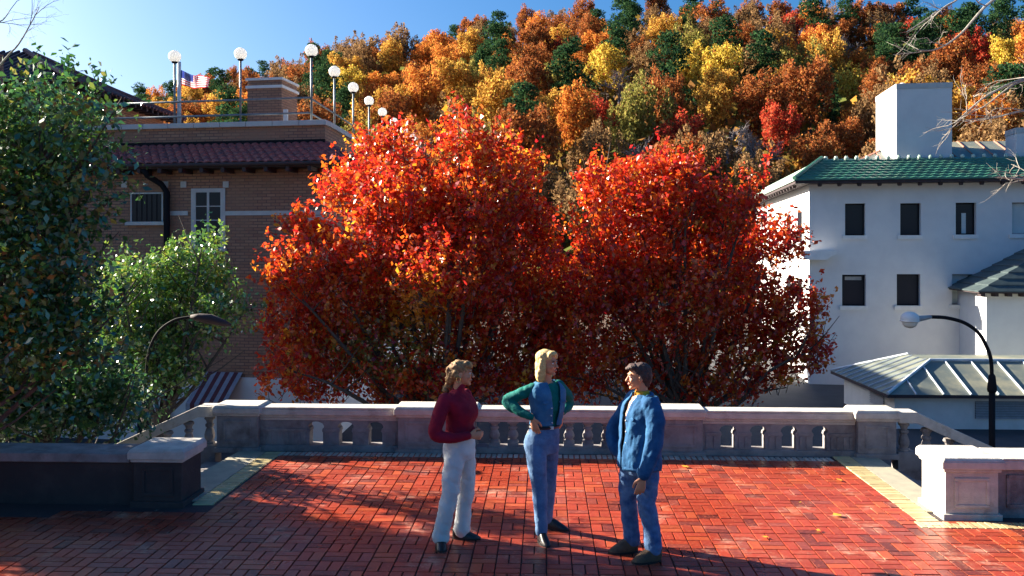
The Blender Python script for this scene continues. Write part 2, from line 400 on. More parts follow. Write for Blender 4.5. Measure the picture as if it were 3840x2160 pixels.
PL0, PL1 = bl(812), bl(966); PM0, PM1 = bl(1492), bl(1780); PN0, PN1 = bl(2350), bl(2636); PR0, PR1 = bl(3218), bl(3362)
for a in ((PL0,PL1),(PM0,PM1),(PN0,PN1),(PR0,PR1)): pedestal(bal, a[0], a[1], 0, .38, ZT+.012)
def rail(parent, x0, x1, y0=.04, y1=.34, z1=ZT-.02):
    b = MB(); b.box(x0, x1, y0+.03, y1-.03, z1-.15, z1-.115); b.box(x0, x1, y0, y1, z1-.115, z1-.03); b.box(x0,x1,y0,y1,z1-.03,z1, top=.0)
    b.box(x0, x1, y0+.05, y1-.05, z1-.19, z1-.15)
    return b.build('rail', M['stonecap'], parent, bevel=.012)
for a in ((PL1,PM0),(PM1,PN0),(PN1,PR0)): rail(bal, a[0]+.002, a[1]-.002)
for a in ((PL1,PM0),(PM1,PN0),(PN1,PR0)): MB().box(a[0]+.002, a[1]-.002, .06, .32, -.02, .07).build('plinth', M['stone'], bal, bevel=.006)
# middle run: turned balusters
nb = 8; sp = (PN0-PM1)/nb
prof = [(.075,0),(.075,.05),(.05,.06),(.055,.075),(.072,.11),(.074,.15),(.058,.20),(.042,.235),(.062,.25),(.062,.275),(.042,.29),(.05,.32),(.06,.335),(.075,.345),(.075,.355)]
for k in range(nb):
    if k == 0: continue
    mb = MB(); x = PM1+k*sp
    mb.box(x-.075, x+.075, .115, .265, .07, .115); mb.lathe((x, .19, .115), [(r*1.0, z*.79) for r, z in prof], 14); mb.box(x-.075, x+.075, .115, .265, .392, ZT-.205)
    mb.build('baluster', M['stone'], bal, bevel=0)
# side runs: pierced panels with keyhole openings
def pierced(x0, x1, cents):
    zb, zt = .07, ZT-.21; hw = .105
    def edge(c, s):   # outline of an opening side, bottom to top
        return [(c+s*hw*.92, zb), (c+s*hw*.92, .245), (c+s*hw*.78, .265), (c+s*hw*.86,.30), (c+s*hw*1.05,.315), (c+s*hw*1.05,.34), (c+s*hw*.82,.375), (c+s*hw*.35,.395), (c, .398)]
    xs = [x0]+list(cents)+[x1]
    b = MB()
    for i in range(len(xs)-1):
        L = [(xs[i], zb), (xs[i], zt)] if i == 0 else edge(xs[i], 1)+[(xs[i], zt)]
        Rr = [(xs[i+1], zb), (xs[i+1], zt)] if i == len(xs)-2 else edge(xs[i+1], -1)+[(xs[i+1], zt)]
        b.extr([Rr[0]] + Rr[1:] + list(reversed(L)), .10, .29)
        # raised upright ribs and a string course on each pier
        xa = xs[i]+(.12 if i else .02); xb = xs[i+1]-(.12 if i < len(xs)-2 else .02)
        if xb-xa > .05:
            b.box(xa, xb, .085, .102, .262, .30)
            nr = max(2, int((xb-xa)/.075))
            for q in range(nr):
                xr = xa+(q+.5)*(xb-xa)/nr; b.box(xr-.018, xr+.018, .087, .102, .085, .25)
    return b.build('pierced_panel', M['stone'], bal)
rc = [bl(p) for p in (2735,2850,2966,3083)]
pierced(PN1, PR0, rc); lc = [bl(p) for p in (1178,1290,1402)]
pierced(PL1, PM0, lc)
# stair balustrades sloping away
def stair_bal(name, x0, sgn, label):
    o = thing('stair_balustrade', label, 'balustrade', B0, BA)
    flat = .24; L = 4.6; sl = .46
    b = MB(); x1 = x0+sgn*flat; x2 = x1+sgn*L; z = ZT-.02
    pts = [(x0,z-.15),(x1,z-.15),(x2,z-.15-sl*L),(x2,z-sl*L),(x1,z),(x0,z)]
    if sgn < 0: pts = pts[::-1]
    b.extr(pts, .04, .32); b.build('rail', M['stonecap'], o, bevel=.01)
    b = MB(); pts = [(x0,-.02-ZG*0),(x0,.05),(x1,.05),(x2,.05-sl*L),(x2,ZG)]; pts=[(x0,ZG),(x0,.06),(x1,.06),(x2,.06-sl*L),(x2,ZG)]
    if sgn > 0: pts = pts[::-1]
    b.extr(pts, .07, .30); b.build('base_wall', M['stone'], o)
    k = 0; x = x0+sgn*.12
    while abs(x-x0) < 4.6:
        d = max(0, abs(x-x0)-flat); zb = .06-sl*d
        mb = MB(); mb.lathe((x,.185,zb-.03), [(r, q*1.1+.0) for r, q in prof]+[(.06,.42)], 10); mb.build('baluster', M['stone'], o); x += sgn*.3; k += 1
    return o
stair_bal('r', PR1+.05, 1, 'sloping stone balustrade going down beside the stairs at the right')
stair_bal('l', PL0-.05, -1, 'sloping stone balustrade going down beside the shaded stairs at the left')
# near walls
nw = thing('parapet_wall', 'sunlit end pedestal and low stone wall at the right of the terrace', 'wall', (4.47,8.88,0), -.0388)
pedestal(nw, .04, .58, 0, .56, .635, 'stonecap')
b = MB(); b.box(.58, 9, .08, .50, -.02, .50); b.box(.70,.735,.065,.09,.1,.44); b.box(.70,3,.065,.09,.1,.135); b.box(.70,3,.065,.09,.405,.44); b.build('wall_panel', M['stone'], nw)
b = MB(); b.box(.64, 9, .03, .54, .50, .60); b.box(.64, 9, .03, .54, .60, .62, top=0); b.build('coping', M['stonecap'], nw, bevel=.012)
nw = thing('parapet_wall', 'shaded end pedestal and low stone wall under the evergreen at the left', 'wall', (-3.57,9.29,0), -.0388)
pedestal(nw, -.56, -.03, 0, .53, .63, 'stoneshade')
b = MB(); b.box(-9, -.56, .08, .48, -.02, .46); b.build('wall_panel', M['stoneshade'], nw)
b = MB(); b.box(-9, -.62, .03, .52, .46, .56); b.build('coping', M['stone'], nw, bevel=.012)  # darker than the right coping, to paint it as shaded

# ------------------------------------------------------------ brick building
bA = Vector((UX(1218,23.3), 23.3, 0)); ang = -math.atan(.16)
bb = thing('brick_building', 'buff brick building with maroon tiled eave and roof railing, left of the red trees', 'building', bA, ang)
def bloc(px, dy=0):   # local x on front wall
    t = (px-CX)/F; c, s_ = math.cos(ang), math.sin(ang); b0x = bA.x - s_*dy; b0y = bA.y + c*dy
    return (t*b0y-b0x)/(c-t*s_)
def bz(px, py, dy=0):
    u = bloc(px, dy); Y = bA.y+math.cos(ang)*dy+math.sin(ang)*u; return UZ(py, Y)
# direction of the side wall, in local coordinates
sdv = Vector((math.sin(.021-ang*0), 1)); la = math.atan(.021)-ang*1.0
side = Vector((math.sin(-ang*-1+.021)*0, 0))
wd = Vector((.0388,1,0)).normalized(); side = Vector((wd.x*math.cos(-ang)-wd.y*math.sin(-ang), wd.x*math.sin(-ang)+wd.y*math.cos(-ang)))
LW, LS = 13.0, 19.0
foot = [(-LW,0),(0,0),(side.x*LS,side.y*LS),(-LW+side.x*LS,side.y*LS)]
ZP = 6.33; ZE = 5.71
b = MB(); b.prism(foot, -.75, ZP-.14)
b.build('wall', M['brickw'], bb)
MB().box(-17.5,-9.3,-1.95,-.62,ZG,8.3).build('added_shade_wing', M['brickw'], bb)  # unseen block added left of the view to shade the left red tree
b = MB(); off=.06; b.prism([(-LW,-off),(off,-off),(side.x*LS+off,side.y*LS),(-LW+side.x*LS,side.y*LS)], ZG, -.75); b.build('base_wall', M['plaster'], bb)
# coping blocks along front and side
b = MB(); x = 0.07
while x > -LW:
    b.box(x-.775, x-.012, -.09, .30, ZP-.14, ZP); x -= .775
sl_ = math.atan2(side.x, side.y)
ob = b.build('coping', M['trim'], bb, bevel=.01)
b = MB(); y = .32
while y < LS: b.box(-.30, .09, y, y+.76, ZP-.14, ZP); y += .775
o2 = b.build('coping', M['trim'], bb, bevel=.01); o2.rotation_euler = (0,0,-sl_)
# clay tile pent roof
def pent(parent, length, run, z0, z1, rz, mirror=False, name='tile_roof', mat='tile', tw=.235, nc=6, hipend=0.0):
    nx = int(length/tw*8); vs = []; fs = []
    ny = nc*2
    for j in range(ny+1):
        c = j//2; fr = (c + (0 if j % 2 == 0 else .999))/nc if j < ny else 1.0
        lift = .0 if j % 2 == 0 else .028
        fr = min(fr, 1)
        yy = -run*fr; zz = z0+(z1-z0)*fr+lift
        for i in range(nx+1):
            xx = -length+length*i/nx
            if hipend: xx = xx + hipend*fr*(i/nx)
            ph = (i/8.0)*2*math.pi
            vs.append((xx, yy, zz+.05*abs(math.sin(ph/2))**.7))
    for j in range(ny):
        for i in range(nx): a = j*(nx+1)+i; fs.append((a, a+nx+1, a+nx+2, a+1))
    b = MB(); b.add(vs, fs); o = b.build(name, M[mat], parent, smooth=False); o.rotation_euler = (0,0,rz); return o
pent(bb, LW, .62, ZE+.02, 5.13, 0, hipend=.9)
o = pent(bb, LS, .9, ZE+.02, 5.13, 0)
# turn the second strip so it runs along the side wall
o.rotation_euler = (0,0,math.pi/2 - sl_); o.location = (side.x*LS, side.y*LS, 0)
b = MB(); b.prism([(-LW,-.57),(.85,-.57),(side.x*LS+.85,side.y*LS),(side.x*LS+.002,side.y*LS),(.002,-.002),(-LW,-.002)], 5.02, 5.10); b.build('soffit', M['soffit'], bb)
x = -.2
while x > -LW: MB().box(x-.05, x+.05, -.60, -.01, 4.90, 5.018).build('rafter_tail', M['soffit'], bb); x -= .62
b = MB(); b.tube([(-LW,-.64,5.10),(.9,-.64,5.10)], .05, 8); b.build('gutter', M['soffit'], bb)
b = MB(); b.box(-LW, .02, -.04, -.002, ZE+.0, ZE+.10); b.build('flashing', M['iron'], bb)
# windows
def bwindow(px0, px1, py0, py1, cols, rows, sillpx, ft=.10):
    x0, x1 = bloc(px0), bloc(px1); zt = bz(px0, py0); zb = bz(px0, py1)
    b = MB(); y0, y1 = -.03, .06
    b.box(x0-ft, x0, y0, -.003, zb, zt+ft); b.box(x1, x1+ft, y0, -.003, zb, zt+ft); b.box(x0, x1, y0, -.003, zt, zt+ft)
    fo = b.build('window', M['trim'], bb)
    p = MB(); p.box(x0, x1, -.012, -.004, zb, zt); p.build('pane', M['pane'], fo)
    m = MB()
    if cols:
        for c in range(1, cols): xx = x0+(x1-x0)*c/cols; m.box(xx-.035, xx+.035, -.028, -.013, zb, zt)
        for r in range(1, rows): zz = zb+(zt-zb)*r/rows; m.box(x0, x1, -.024, -.0135, zz-.012, zz+.012)
        m.box(x0, x0+.03, -.026, -.013, zb, zt); m.box(x1-.03, x1, -.026, -.013, zb, zt)
        m.build('muntins', M['trim'], fo)
    else:
        n = 6
        for c in range(1, n): xx = x0+(x1-x0)*c/n; m.tube([(xx,-.03,zb),(xx,-.03,zt)], .008, 6)
        m.build('bars', M['iron'], fo)
    s = MB(); s.box(x0-.16, x1+.16, -.12, -.002, zb-.10, zb); s.build('sill', M['trim'], fo, bevel=.008)
bwindow(496, 608, 728, 832, 0, 0, 0, .04)
bwindow(732, 832, 722, 930, 2, 4, 0, .11)
b = MB()
for a0, a1 in ((640,706),(846,1216)):
    z = bz(a0, 792); b.box(bloc(a0), bloc(a1), -.03, -.002, z-.12, z)
b.box(bloc(1150), bloc(1216), -.045,-.002, bz(1150,830), bz(1150,792)-.12)
b.build('stone_band', M['trim'], bb)
for px in (467,621,689,848):
    x = bloc(px); z = bz(px,692); MB().box(x-.085,x+.085,-.025,-.002,z-.085,z+.085).build('stone_block', M['trim'], bb)
x = bloc(636); zt = bz(636,700)
MB().tube([(x-.42,-.58,5.0),(x-.40,-.45,4.85),(x-.15,-.16,4.62),(x,-.14,4.4),(x,-.14,-2.0)], .085, 10).build('downpipe', M['iron'], bb, smooth=True)
# striped awning
ax0, ax1 = bloc(770), bloc(915); az0, az1 = bz(770,1392), bz(770,1500)
b = MB(); n = 9
for k in range(n):
    b.cur = k % 2; xa, xb = ax0+(ax1-ax0)*k/n, ax0+(ax1-ax0)*(k+1)/n
    b.add([(xa,-.07,az0),(xb,-.07,az0),(xb-.25,-.6,az1),(xa-.25,-.6,az1),(xb-.25,-.6,az1-.18),(xa-.25,-.6,az1-.18)], [(0,3,2,1),(3,5,4,2)])
b.build('awning', [M['awnw'], M['awnr']], bb)
MB().box(bloc(520),bloc(640),-.075,-.062,bz(520,1640),bz(520,1560)).build('basement_window', M['pane'], bb)
# chimney behind the railing
cy = 4.1; cx0, cx1 = bloc(928,cy), bloc(1056,cy)
zc = bz(990,292,cy)
b = MB(); b.box(cx0, cx1, cy, cy+1.25, ZP-.4, zc-.34); b.box(cx0, cx1, cy, cy+1.25, zc-.25, zc-.08)
ch = b.build('chimney', M['brickw'], bb); b = MB(); b.box(cx0-.05,cx1+.05,cy-.05,cy+1.3,zc-.34,zc-.25); b.box(cx0-.05,cx1+.05,cy-.05,cy+1.3,zc-.08,zc); b.build('chimney_band', M['trimwhite'], ch)
MB().box(bloc(1062,3.6),bloc(1076,3.6),3.6,3.7,ZP,bz(1062,410,3.6)).build('roof_vent', M['trimwhite'], bb)

# roof railing and globe lamps
sw = Vector((wd.x, wd.y, 0)); fw = Vector((-math.cos(ang), -math.sin(ang), 0))   # along side, along front to the left
corner = bA + Vector((-.08,.12,0))
rr = thing('roof_railing', 'grey two-rail pipe railing running round the brick building roof', 'railing', corner+Vector((0,0,ZP)))
cr = corner+fw*.38
def W(v, z): return (v.x-corner.x, v.y-corner.y, z)
hz = (UZ(362,23.3)-ZP, UZ(419,23.3)-ZP)
lp = (455-UZ(0,1)*0)
for h in hz:
    MB().tube([W(cr+fw*7.4, h-.02), W(cr, h)], .028, 8).build('rail', M['galv'], rr, smooth=True)
    MB().tube([W(cr, h), W(cr+sw*17.5, h)], .028, 8).build('rail', M['galv'], rr, smooth=True)
for k in range(1):
    MB().tube([W(cr+fw*7.4, hz[0]-.02), W(cr+fw*7.5, hz[0]-.1), W(cr+fw*7.5, 0)], .028, 8).build('post', M['galv'], rr, smooth=True)
def globe_lamp(pos, h, label, r=.175):
    o = thing('globe_lamp', label, 'lamp', pos, 0, 'globe lamps on the roof railing')
    MB().tube([(0,0,0),(0,0,h-r*.9)], .032, 10).build('pole', M['galv'], o, smooth=True)
    MB().lathe((0,0,h-r*1.12), [(.05,0),(.085,.02),(.085,.06),(.05,.09)], 12).build('collar', M['iron'], o, smooth=True)
    MB().ball((0,0,h), r, 20, 14).build('globe', M['globe'], o, smooth=True)
    return o
hg = UZ(190,23.3)-ZP
f1 = (bloc(900)-bloc(1168)); 
fpos = [corner+fw*(.38), corner+fw*(.38+2.25), corner+fw*(.38+4.5)]
# place the front row from their columns
def onfront(px): 
    u = bloc(px, .12); return Vector((bA.x+math.cos(ang)*u-math.sin(ang)*.12, bA.y+math.sin(ang)*u+math.cos(ang)*.12, 0))
nm = ['first globe lamp from the left, beside the flag', 'second globe lamp from the left, between flag and chimney', 'tall globe lamp at the front corner of the roof railing, right of the chimney']
for px, py, l in ((655,212,nm[0]),(902,202,nm[1]),(1168,190,nm[2])):
    p = onfront(px); globe_lamp((p.x,p.y,ZP), UZ(py,p.y)-ZP, l)
ords = ['nearest globe lamp on the receding side railing, just right of the corner lamp','second globe lamp along the receding side railing','third globe lamp along the side railing, partly above the red leaves','fourth globe lamp along the side railing, rising from the red leaves','fifth globe lamp along the side railing, half hidden by red leaves','sixth globe lamp along the side railing, low in the red leaves','farthest globe lamp on the side railing, almost lost in red leaves']
p0 = onfront(1168)
for k in range(1, 8):
    Y = p0.y*(9.15+k)/9.15; off_ = 2044-1168
    X = UX(2044,Y) - off_/F*p0.y
    globe_lamp((X, Y, ZP), hg, ords[k-1])
# flag and pole behind the first lamp
fp = onfront(657)+Vector((-.12,.6,0)); fl = thing('flagpole', 'white flagpole with stars and stripes flag behind the first globe lamp', 'flagpole', (fp.x,fp.y,ZP))
ztop = UZ(232,fp.y)-ZP
MB().tube([(0,0,-.3),(0,0,ztop)], [.06,.05], 12).build('pole', M['galvw'], fl, smooth=True)
b = MB(); nx, ny = 26, 13; fwid = .90; fh = .42; zt0 = UZ(262,fp.y)-ZP
def fpt(i, j):
    u = i/nx; v = j/ny
    return (.05+u*fwid*.93, .10*math.sin(u*9+v*1.5)*u+.05*math.sin(u*17), zt0 - v*fh*(1-.25*u) - .30*u - .10*math.sin(u*5.5)*u)
vs = [fpt(i, j) for j in range(ny+1) for i in range(nx+1)]
for j in range(ny):
    for i in range(nx):
        b.cur = 2 if (i < 11 and j < 7) else (0 if j % 2 == 0 else 1)
        a = j*(nx+1)+i; b.f.append((a, a+1, a+nx+2, a+nx+1)); b.mi.append(b.cur)
b.v = vs; b.cur = 1
for j in range(5):
    for i in range(6):
        p = Vector(fpt(.9+i*1.75, .8+j*1.25)); b.ball((p.x, p.y-.012, p.z), (.014,.008,.014), 6, 4)
b.build('flag', [M['flagred'], M['flagwhite'], M['flagblue']], fl, smooth=True)

# large hipped roof at the far left, behind
hb = U(697,454,32.85); hr = thing('hip_roof_building', 'brick building with large dark tiled hip roof behind the evergreen, top left', 'building', (hb.x,hb.y,0), -.0388)
ze = hb.z; rise_ = 1.72; run_ = 3.75; DP = 7.9; LH = 15.0
b = MB(); b.box(-LH+.6,-.6,-DP+.6,-.6,ZG,ze-.05); b.build('wall', M['brickw'], hr)
def hz_(t): return ze+rise_*(t**1.12)
b = MB(); nseg = 6; vs = []; fs = []
for i in range(nseg+1):
    t = i/nseg; d = run_*t; z = hz_(t); vs += [(-LH+d,-DP+d,z),(-d,-DP+d,z),(-d,-d,z),(-LH+d,-d,z)]
for i in range(nseg):
    for k in range(4): fs.append((i*4+k, i*4+(k+1)%4, (i+1)*4+(k+1)%4, (i+1)*4+k))
fs.append((3,2,1,0)); fs.append(tuple(nseg*4+k for k in range(4))); b.add(vs, fs)
y = -.15
while y > -DP:
    tm = max(.04, min(1, -y/run_, (DP+y)/run_)); b.tube([(-run_*t*tm+.02, y, hz_(t*tm)+.03) for t in (0,.33,.66,1)], .05, 6); y -= .26
x = -.3
while x > -LH:
    tm = max(.04, min(1, -x/run_, (LH+x)/run_)); b.tube([(x, -DP+run_*t*tm-.02, hz_(t*tm)+.03) for t in (0,.33,.66,1)], .05, 6); x -= .26
b.tube([(0,0,ze+.06),(-run_*.5,-run_*.5,hz_(.5)+.07),(-run_,-run_,hz_(1)+.07)], .09, 6)
b.tube([(0,-DP,ze+.06),(-run_*.5,-DP+run_*.5,hz_(.5)+.07),(-run_,-DP+run_,hz_(1)+.07)], .09, 6)
rf = b.build('roof', M['dtile'], hr)
MB().box(-LH-4,-7.6,-DP+3.4,-.2,ZG,12.4).build('added_shade_tower', M['brickw'], hr)  # unseen tower added left of the view to shade the right red tree
y = -.15
while y > -DP: MB().box(-.5,-.02,y-.1,y,ze-.14,ze-.01).build('rafter_tail', M['soffit'], rf); y -= .42
vp = U(90,202,29.0)-hb
MB().lathe((vp.x,vp.y+.0,vp.z-.35), [(.52,0),(.52,.62),(.56,.63),(.56,.69),(.45,.73)], 24).build('roof_vent', M['galv'], hr, smooth=False)

# ------------------------------------------------------------ white building
wA = Vector((UX(3035,34.2), 34.2, 0)); wang = -math.atan(.155)
wb = thing('white_building', 'three-storey white plaster building with green tiled roof, right of the red trees', 'building', wA, wang)
def wl(px, dy=0):
    t = (px-CX)/F; c, s_ = math.cos(wang), math.sin(wang); bx, by = wA.x-s_*dy, wA.y+c*dy
    return (t*by-bx)/(c-t*s_)
def wz(px, py, dy=0):
    return UZ(py, wA.y+math.cos(wang)*dy+math.sin(wang)*wl(px,dy))
zE = wz(3200, 690)
wt = .35
win = [(3169,3245,763,883),(3376,3453,762,882),(3584,3661,760,880),(3795,3885,759,878),(3158,3247,1030,1147),(3363,3451,1028,1146),(3570,3655,1028,1143)]
WD = []
for a in win: WD.append((wl(a[0]), wl(a[1]), wz(a[0],a[3]), wz(a[0],a[2])))
# front wall in strips round the openings (real reveals)
b = MB(); L = 24.0
xs = sorted(set([0,L]+[round(v,4) for w_ in WD for v in w_[:2]])); 
rows = [(WD[:4]), (WD[4:])]
ztops = [max(w_[3] for w_ in r) for r in rows]; zbots = [min(w_[2] for w_ in r) for r in rows]
b.box(0, L, 0, wt, ztops[0], zE); b.box(0, L, 0, wt, ztops[1], zbots[0]); b.box(0, L, 0, wt, ZG, zbots[1])
for r, zt_, zb_ in zip(rows, ztops, zbots):
    x = 0
    for w_ in r:
        b.box(x, w_[0], 0, wt, zb_, zt_); x = w_[1]
        if w_[3] < zt_-.001: b.box(w_[0], w_[1], 0, wt, w_[3], zt_)
        if w_[2] > zb_+.001: b.box(w_[0], w_[1], 0, wt, zb_, w_[2])
    b.box(x, L, 0, wt, zb_, zt_)
b.box(0, .3, wt, 16.6, ZG, zE); b.box(.3, L, 16.3, 16.6, ZG, zE)
b.build('wall', M['plaster'], wb)
kinds = ['d','d','slot','blind','half','d','blind']
for w_, kd in zip(WD, kinds):
    f = MB(); x0,x1,z0,z1 = w_; yy=.20
    f.box(x0,x0+.05,yy,yy+.06,z0,z1); f.box(x1-.05,x1,yy,yy+.06,z0,z1); f.box(x0+.05,x1-.05,yy,yy+.06,z1-.05,z1); f.box(x0+.05,x1-.05,yy,yy+.06,z0,z0+.05)
    fo = f.build('window', M['iron'] if kd != 'blind' else M['louvre'], wb)
    MB().box(x0+.05,x1-.05,yy+.02,yy+.03,z0+.05,z1-.05).build('pane', M['pane'] if kd!='blind' else M['blind'], fo)
    if kd == 'slot': MB().box(x0+.28,x0+.44,yy+.005,yy+.019,z0+.05,z0+.85).build('blind', M['blind'], fo)
    if kd == 'half': MB().box(x0+.15,x1-.12,yy+.005,yy+.019,z1-.22,z1-.08).build('blind', M['louvre'], fo)
    MB().box(x0-.10,x1+.06,-.07,-.002,z0-.16,z0-.0).build('sill', M['trimwhite'], fo)
# side windows on the lit face
for yy, z0, z1 in ((1.6,3.1,4.4),(4.4,3.1,4.4),(1.6,.2,1.5),(4.4,.2,1.5)):
    f = MB(); f.box(-.02,-.002,yy,yy+1.0,z0,z1); fo = f.build('window', M['pane'], wb); MB().box(-.09,-.002,yy-.1,yy+1.1,z0-.15,z0-.002).build('sill', M['trimwhite'], fo)
# corner ledge
lx0, lx1 = wl(3052), wl(3126); lz = wz(3060,940)
b = MB(); b.extr([(lx0-.5,lz-.36),(lx1-.35,lz-.36),(lx1-.2,lz-.22),(lx1,lz-.14),(lx1,lz),(lx0-.5,lz)], -.55, -.002); b.build('ledge', M['trimwhite'], wb)
# roof
ov = .65; ex0 = -ov; rz1 = wz(3300,597,.7)
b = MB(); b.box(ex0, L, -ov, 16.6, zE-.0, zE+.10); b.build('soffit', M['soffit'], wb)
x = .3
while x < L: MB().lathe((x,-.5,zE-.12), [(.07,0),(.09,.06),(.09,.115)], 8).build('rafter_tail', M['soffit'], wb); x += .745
y = .5
while y < 16: MB().lathe((-.5,y,zE-.12), [(.07,0),(.09,.06),(.09,.115)], 8).build('rafter_tail', M['soffit'], wb); y += .745
# tile courses: stepped strips, front and left slopes
rise = rz1-(zE+.12); run = 1.3; nc = 8
b = MB()
for c in range(nc):
    f0, f1_ = c/nc, (c+1)/nc; z0 = zE+.12+rise*f0; z1 = zE+.12+rise*f1_
    y0 = -ov-.05+run*f0; y1 = -ov-.05+run*f1_+.02; x0 = ex0-.05+run*f0; x1 = ex0-.05+run*f1_
    nx = 150
    def wv(i): return .028*abs(math.sin(i*math.pi/2))
    fr = []; bk = []
    for i in range(nx+1):
        u = i/nx; fr.append((x0+(L-x0)*u, y0, z0+.055+wv(i))); bk.append((x1+(L-x1)*u, y1, z1+.012+wv(i)))
    lo = [(p[0],p[1],z0-.01) for p in fr]; vs = lo+fr+bk; n1 = nx+1
    b.add(vs, [(i,i+1,n1+i+1,n1+i) for i in range(nx)]+[(n1+i,n1+i+1,2*n1+i+1,2*n1+i) for i in range(nx)])
rf = b.build('green_tile_roof', M['gtile'], wb)
b = MB(); ny_ = 160
for c in range(nc):
    f0, f1_ = c/nc, (c+1)/nc; z0 = zE+.12+rise*f0; z1 = zE+.12+rise*f1_
    x0 = ex0-.05+run*f0; x1 = ex0-.05+run*f1_+.02; ya = -ov-.05+run*f0; yb = -ov-.05+run*f1_
    fr = [(x0, ya+(16.6-ya)*i/ny_, z0+.055+.028*abs(math.sin(i*math.pi/2))) for i in range(ny_+1)]; bk = [(x1, yb+(16.6-yb)*i/ny_, z1+.012+.028*abs(math.sin(i*math.pi/2))) for i in range(ny_+1)]
    lo = [(p[0],p[1],z0-.01) for p in fr]; vs = lo+fr+bk; n1 = ny_+1
    b.add(vs, [(i+1,i,n1+i,n1+i+1) for i in range(ny_)]+[(n1+i+1,n1+i,2*n1+i,2*n1+i+1) for i in range(ny_)])
b.build('side_tile_roof', M['gtileridge'], wb)
b = MB(); b.tube([(ex0-.05,-ov-.05,zE+.2),(ex0-.05+run,-ov-.05+run,rz1+.08)], .09, 8); b.build('hip_ridge', M['gtile'], wb)
x = ex0+run+.1
while x < L: MB().lathe((x, -ov-.05+run, rz1+.0), [(.075,0),(.085,.06),(.05,.14)], 8).build('ridge_end', M['gtileridge'], wb); x += .40
b = MB(); b.box(ex0+run-.05, L, -ov+run, 16, zE+.1, rz1-.05); b.build('roof_deck', M['soffit'], wb)
# metal roof behind with rusty seams
yb_ = 1.6; zm0 = rz1-.1; zm1 = wz(3700,530,4.4); xl = wl(3190,yb_)
b = MB(); b.add([(xl,yb_,zm0),(L,yb_,zm0),(L,yb_+2.8,zm1),(xl+2.6,yb_+2.8,zm1),(xl,yb_+8,zm0)], [(0,1,2,3),(0,3,4)]); mr = b.build('metal_roof', M['metalroof'], wb)
b = MB(); x = xl+.6
while x < L: b.tube([(x,yb_,zm0+.02),(x+ (0 if x>xl+2.6 else .0),yb_+2.8*min(1,(x-xl)/2.6),zm0+.02+(zm1-zm0)*min(1,(x-xl)/2.6))], .03, 5); x += .75
b.tube([(xl,yb_,zm0+.02),(xl+2.6,yb_+2.8,zm1+.02)], .05, 5); b.build('roof_seam', M['copper'], mr)
# chimneys
def wchim(x0, x1, y0, y1, z0, z1):
    c = MB(); c.box(x0,x1,y0,y1,z0,z1-.22); o = c.build('chimney', M['plaster'], wb)
    k = MB(); k.box(x0-.02,x1+.02,y0-.02,y1+.02,z1-.22,z1); k.build('chimney_cap', M['trim'], o); return o
cdy = .9; x0, x1 = wl(3362,cdy), wl(3570,cdy)
c = wchim(x0, x1, cdy, cdy+3.1, zE+.2, wz(3400,313,cdy))
MB().ball(((x0+x1)/2-.55, cdy+1.0, wz(3400,313,cdy)+.05), (.20,.2,.17), 12, 8).build('chimney_pot', M['trimwhite'], c, smooth=True)
x0 = wl(3812,.95); wchim(x0, x0+1.6, .95, 2.0, zE+.2, wz(3840,478,.95))
# wing with dark roof at the right edge
wg = thing('side_wing', 'white wing with dark hipped slate roof at the right edge', 'building', (UX(3699,30.7),30.7,0), wang)
ez = UZ(1095,30.4)
MB().box(0,8,0,3.6,ZG,ez-.02).build('wall', M['plaster'], wg)
b = MB(); e=.42
for c_ in range(9):
    f0 = c_/9; f1_ = (c_+1)/9; d0 = 3.6*f0; d1 = 3.6*f1_; z0_ = ez+2.0*f0; z1_ = ez+2.0*f1_
    b.add([(-e+d0,-e+d0*.45,z0_),(9,-e+d0*.45,z0_),(9,-e+d0*.45,z0_+.04),(-e+d0,-e+d0*.45,z0_+.04),(9,-e+d1*.45,z1_),(-e+d1,-e+d1*.45,z1_),(-e+d0,4.0,z0_),(-e+d0,4.0,z0_+.04),(-e+d1,4.0,z1_)],
          [(0,1,2,3),(3,2,4,5),(6,0,3,7),(7,3,5,8)])
b.build('roof', M['slate'], wg)
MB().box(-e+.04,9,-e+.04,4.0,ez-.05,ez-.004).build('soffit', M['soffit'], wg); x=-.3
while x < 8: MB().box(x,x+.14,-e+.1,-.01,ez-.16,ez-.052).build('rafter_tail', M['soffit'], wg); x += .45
b = MB(); ax_, az_ = .95, UZ(1400,30.4); ar=.42
b.extr([(ax_+ar*math.cos(t), az_+ar*1.1*math.sin(t)) for t in np.linspace(0,math.pi,16)], -.012, -.002); b.build('arched_opening', M['dark'], wg)
# low pavilion with seamed metal roof
pv = thing('low_pavilion', 'low white pavilion with hipped grey seamed metal roof, bottom right', 'building', (UX(3328,25.35),25.35,0), -.035)
pe = UZ(1480,25.35); pr = UZ(1352,27.05); W_ = 12; D_ = 5.0
MB().box(.35,W_,.35,D_-.35,ZG,pe-.02).build('wall', M['plaster2'], pv)
b = MB(); o_=0; rx = 2.0; ry = 1.7
b.add([(0,0,pe),(W_,0,pe),(W_,ry,pr),(rx,ry,pr),(0,D_,pe),(rx,D_-ry,pr),(W_,D_-ry,pr),(W_,D_,pe)], [(0,1,2,3),(4,0,3,5),(3,2,6,5),(5,6,7,4)])
prf = b.build('roof', M['metalroof'], pv)
b = MB(); b.box(0,W_,0,D_,pe-.10,pe-.003); b.build('eave_board', M['soffit'], pv)
b = MB(); x = .85
while x < W_:
    t = min(1, x/rx); b.tube([(x,0,pe+.02),(x-(.55 if x>rx else .25)*0,ry*t,pe+.02+(pr-pe)*t)], .028, 5); x += .8
y = .5
while y < D_-.3:
    t = min(1, y/ry, (D_-y)/ry); b.tube([(0,y,pe+.02),(rx*t,y,pe+.02+(pr-pe)*t)], .028, 5); y += .5
